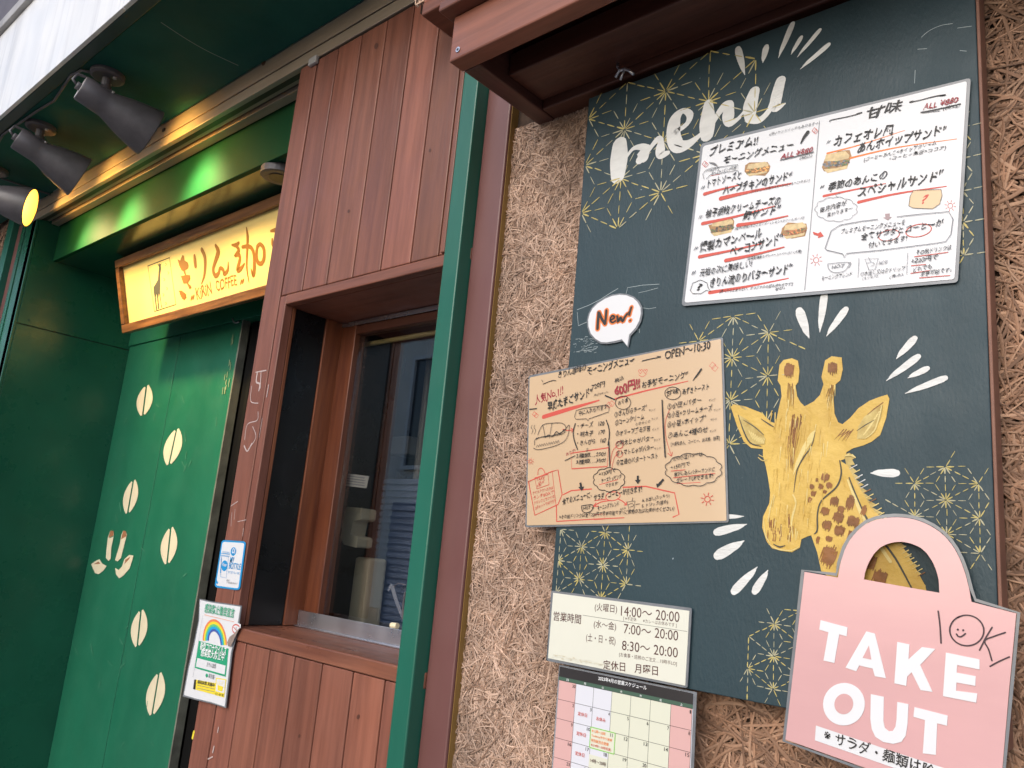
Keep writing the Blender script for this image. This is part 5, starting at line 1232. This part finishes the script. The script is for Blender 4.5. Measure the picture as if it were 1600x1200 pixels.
letter([(795, 685), (945, 715), (945, 760), (845, 740), (843, 774), (928, 790), (926, 833), (842, 818), (840, 855), (935, 867), (930, 908), (782, 879)])
poly(K6, BV, [(452, 652), (463, 716), (424, 708)], PINKPAPER, .0012)
K6.slab([BV(*p) for p in ellipse_pts(340, 915, 93, 95, 36, .2)], BV.plane.n, .0009, WL); poly(K6, BV, ellipse_pts(340, 914, 42, 46, 28, .2), PINKPAPER, .0012)
letter([(460, 870), (518, 882), (516, 990), (522, 1020), (540, 1036), (558, 1034), (570, 1015), (575, 980), (578, 905), (628, 915), (624, 1000), (616, 1055), (596, 1083), (560, 1092), (515, 1083), (480, 1060), (464, 1025), (458, 980)])
letter([(655, 928), (803, 966), (800, 1011), (756, 1000), (750, 1141), (692, 1134), (702, 986), (650, 971)])
K6.build('cut_letters', bpp)
b = MB(); poly(b, BV, [(215, 1010), (560, 1126), (1010, 1272), (1005, 1340), (560, 1198), (210, 1076)], WHITEPAPER, .0006); stp = b.build('note_strip', bpp)
LBASE[0] = .0007
K7 = MB(); text(K7, BV, '※ サラダ・麺類は除く', (250, 1076), (790, 1262), 58, BLACKINK, .010, .04)
LBASE[0] = .0
b = MB(); PI = mat('plum_pen_ink', (.035, .012, .022), .4)
for pts in ([(760, 500), (768, 560), (773, 642)], ellipse_pts(888, 586, 76, 68, 20, .1, -2.2, 4.2), [(842, 602), (850, 612), (864, 613), (882, 600)], [(1001, 572), (972, 620), (945, 674)], [(1060, 595), (1010, 612), (968, 632), (985, 670), (1000, 720)], [(1078, 704), (1030, 725), (992, 746)]): stroke(b, BV, pts, 7, PI)
for p in ((848, 582), (872, 585)): poly(b, BV, ellipse_pts(*p, 5, 5, 10), PI)
b.build('pen_note', bpp)

# --- stickers on the booth stile
SV = View(280, 820, 4.0, YP(P - .0025))
st, stp_ = sheet('sticker', 'small white sticker with blue border and bottle drawing on the booth stile', 'sticker', SV, round_poly([(266, 94), (418, 104), (378, 410), (220, 390)], 22), .0006, BLUEINK)
b = MB(); poly(b, SV, round_poly([(272, 106), (408, 114), (370, 398), (230, 380)], 14), WHITEPAPER, .0002); inn = b.build('white_field', stp_)
LBASE[0] = .0005
K8 = MB(); SVk = SV
poly(K8, SV, ellipse_pts(340, 167, 17, 27, 20, .15), BLUEINK, .0005); poly(K8, SV, ellipse_pts(284, 256, 19, 34, 20, .1), BLUEINK, .0005)
text(K8, SV, 'Oi', (331, 178), (350, 180), 22, WHITEINK, .02); text(K8, SV, 'MY', (318, 238), (343, 240), 26, BLUEINK, .004); text(K8, SV, 'BOTTLE', (311, 274), (384, 282), 26, BLUEINK, .006); text(K8, SV, 'マイボトル・OK', (306, 304), (378, 312), 12, BLUEINK, .004); text(K8, SV, '給水', (298, 354), (316, 356), 10, GREYINK, 0); text(K8, SV, '※一部店舗を除きます', (298, 366), (364, 374), 8, GREYINK, 0); text(K8, SV, 'Water', (271, 258), (298, 262), 14, WHITEINK, .01)
for pts in ([(266, 195), (262, 325), (296, 332), (310, 200)], [(264, 178), (320, 184), (318, 196), (262, 190)], [(274, 168), (314, 172), (316, 182), (272, 177)]): stroke(K8, SV, pts, 2, BLUEINK, curve=False, closed=True)
poly(K8, SV, [(268, 205), (262, 215), (264, 240), (258, 300), (262, 300)], BLUEINK); poly(K8, SV, [(232, 340), (246, 360), (240, 370), (230, 362)], BLUEINK)
CVW = View(280, 820, 4.0, YP(P - .008))
cv, cvp = sheet('poster', 'white notice with rainbow and green panel taped at the booth edge', 'poster', CVW, [(130, 470), (200, 486), (300, 500), (382, 512), (362, 640), (322, 800), (300, 1000), (284, 1136), (200, 1108), (100, 1085), (30, 1064), (60, 900), (95, 750), (125, 600)], .0006, WHITEPAPER, [(126, 462), (200, 478), (300, 492), (390, 506), (370, 640), (330, 800), (308, 1000), (290, 1145), (200, 1117), (100, 1094), (22, 1072), (52, 900), (87, 750), (119, 600)])
LBASE[0] = .0012
K9 = MB(); RB = [(.72, .22, .08), (.80, .60, .03), (.12, .50, .18), (.02, .33, .62), (.06, .10, .36)]
for i, c in enumerate(RB):
    m = mat('rainbow_print', c, .4); r0, r1 = 1 - i * .105, 1 - (i + 1) * .105
    o_ = [(223 + math.cos(t) * 76 * r0, 738 - math.sin(t) * 148 * r0 + math.cos(t) * 14) for t in [math.pi * k / 20 for k in range(21)]]; q_ = [(223 + math.cos(t) * 76 * r1, 738 - math.sin(t) * 148 * r1 + math.cos(t) * 14) for t in [math.pi * k / 20 for k in range(21)]]
    n = CVW.plane.n; vs = [CVW(*p) + n * .0004 for p in o_ + q_]; K9.add(vs, [(k, k + 1, 21 + k + 1, 21 + k) for k in range(20)], m)
def T(s, p0, p1, h, m=BLACKINK, bold=.006): text(K9, CVW, s, p0, p1, h, m, bold, 0)
T('感染防止徹底宣言', (160, 548), (344, 584), 40, GREENINK, .012)
poly(K9, CVW, [(124, 725), (310, 774), (292, 950), (98, 894)], GREENINK, .0006); poly(K9, CVW, [(116, 832), (292, 880), (286, 936), (106, 886)], WHITEPAPER, .0008)
T('新型コロナウイルス', (133, 782), (296, 818), 36, WHITEINK, .014); T('感染拡大防止中', (138, 820), (284, 852), 34, WHITEINK, .014); T('きりん珈琲', (175, 886), (232, 900), 20, GREYINK, .004); T('東京都', (184, 956), (220, 968), 20, GREYINK, .006)
poly(K9, CVW, [(175, 928), (184, 942), (174, 956), (166, 940)], GREENINK); poly(K9, CVW, [(108, 968), (230, 990), (224, 1062), (104, 1030)], YELINK, .0006); poly(K9, CVW, [(96, 966), (108, 968), (102, 1030), (88, 1026)], BLACKINK, .0006)
for k in range(3): stroke(K9, CVW, [(116, 984 + k * 18), (222, 1008 + k * 18)], 2, GREYINK, curve=False, off=.0009)
T('感染対策 実施中', (116, 992), (222, 1014), 16, BLACKINK, .01)
poly(K9, CVW, [(232, 955), (296, 966), (282, 1080), (222, 1062)], YELINK, .0007); poly(K9, CVW, [(237, 962), (291, 971), (282, 1052), (230, 1040)], WHITEPAPER, .0009); poly(K9, CVW, [(243, 1000), (278, 1012), (272, 1042), (242, 1034)], YELINK, .0011)
for k in range(4): stroke(K9, CVW, [(246 + k * 9, 998), (243 + k * 11, 984 - (k % 2) * 6)], 2, YELINK, off=.0011)
stroke(K9, CVW, [(160, 562), (345, 606)], 1.5, ORANGEINK, curve=False); stroke(K9, CVW, [(150, 565), (88, 950)], 1, GREYINK, curve=False); T('マスク・換気・距離', (226, 1062), (280, 1074), 10, BLACKINK, .01)
LBASE[0] = 0.0
NSV = View(280, 820, 4.0, YP(P - .0105))
ns, nsp = sheet('sticker', 'round no smoking sticker half folded over beside the rainbow notice', 'sticker', NSV, [(330, 680), (328, 650), (345, 622), (368, 614), (384, 622), (383, 642), (366, 660), (345, 690)], .0005, WHITEPAPER)
b = MB(); stroke(b, NSV, ellipse_pts(356, 652, 24, 28, 16, -.3, 2.4, 6.0), 5, REDINK); stroke(b, NSV, [(340, 640), (362, 664)], 4, REDINK); stroke(b, NSV, [(356, 640), (356, 660)], 3, BLACKINK); poly(b, NSV, [(384, 640), (362, 680), (325, 762), (308, 758), (302, 735), (318, 700), (345, 680), (366, 658)], mat('sticker_back', (.33, .25, .21), .7, noise=.3, nscale=40), .0012); b.build('fold', nsp)

flush_text()
latin.build('latin_lettering', lat_parent)
BLK_W.build('black_lettering', wp).location.y = -.0009; RED_W.build('red_marks', wp)
K2.build('black_lettering', tp).location.y = -.0009; R2.build('red_marks', tp)
K3.build('lettering', hp); K4.build('print', cpp); K7.build('note_lettering', stp); K8.build('print', inn); K9.build('print', cvp)
for m_ in [m for m in bpy.data.meshes if m.users == 0]: bpy.data.meshes.remove(m_)
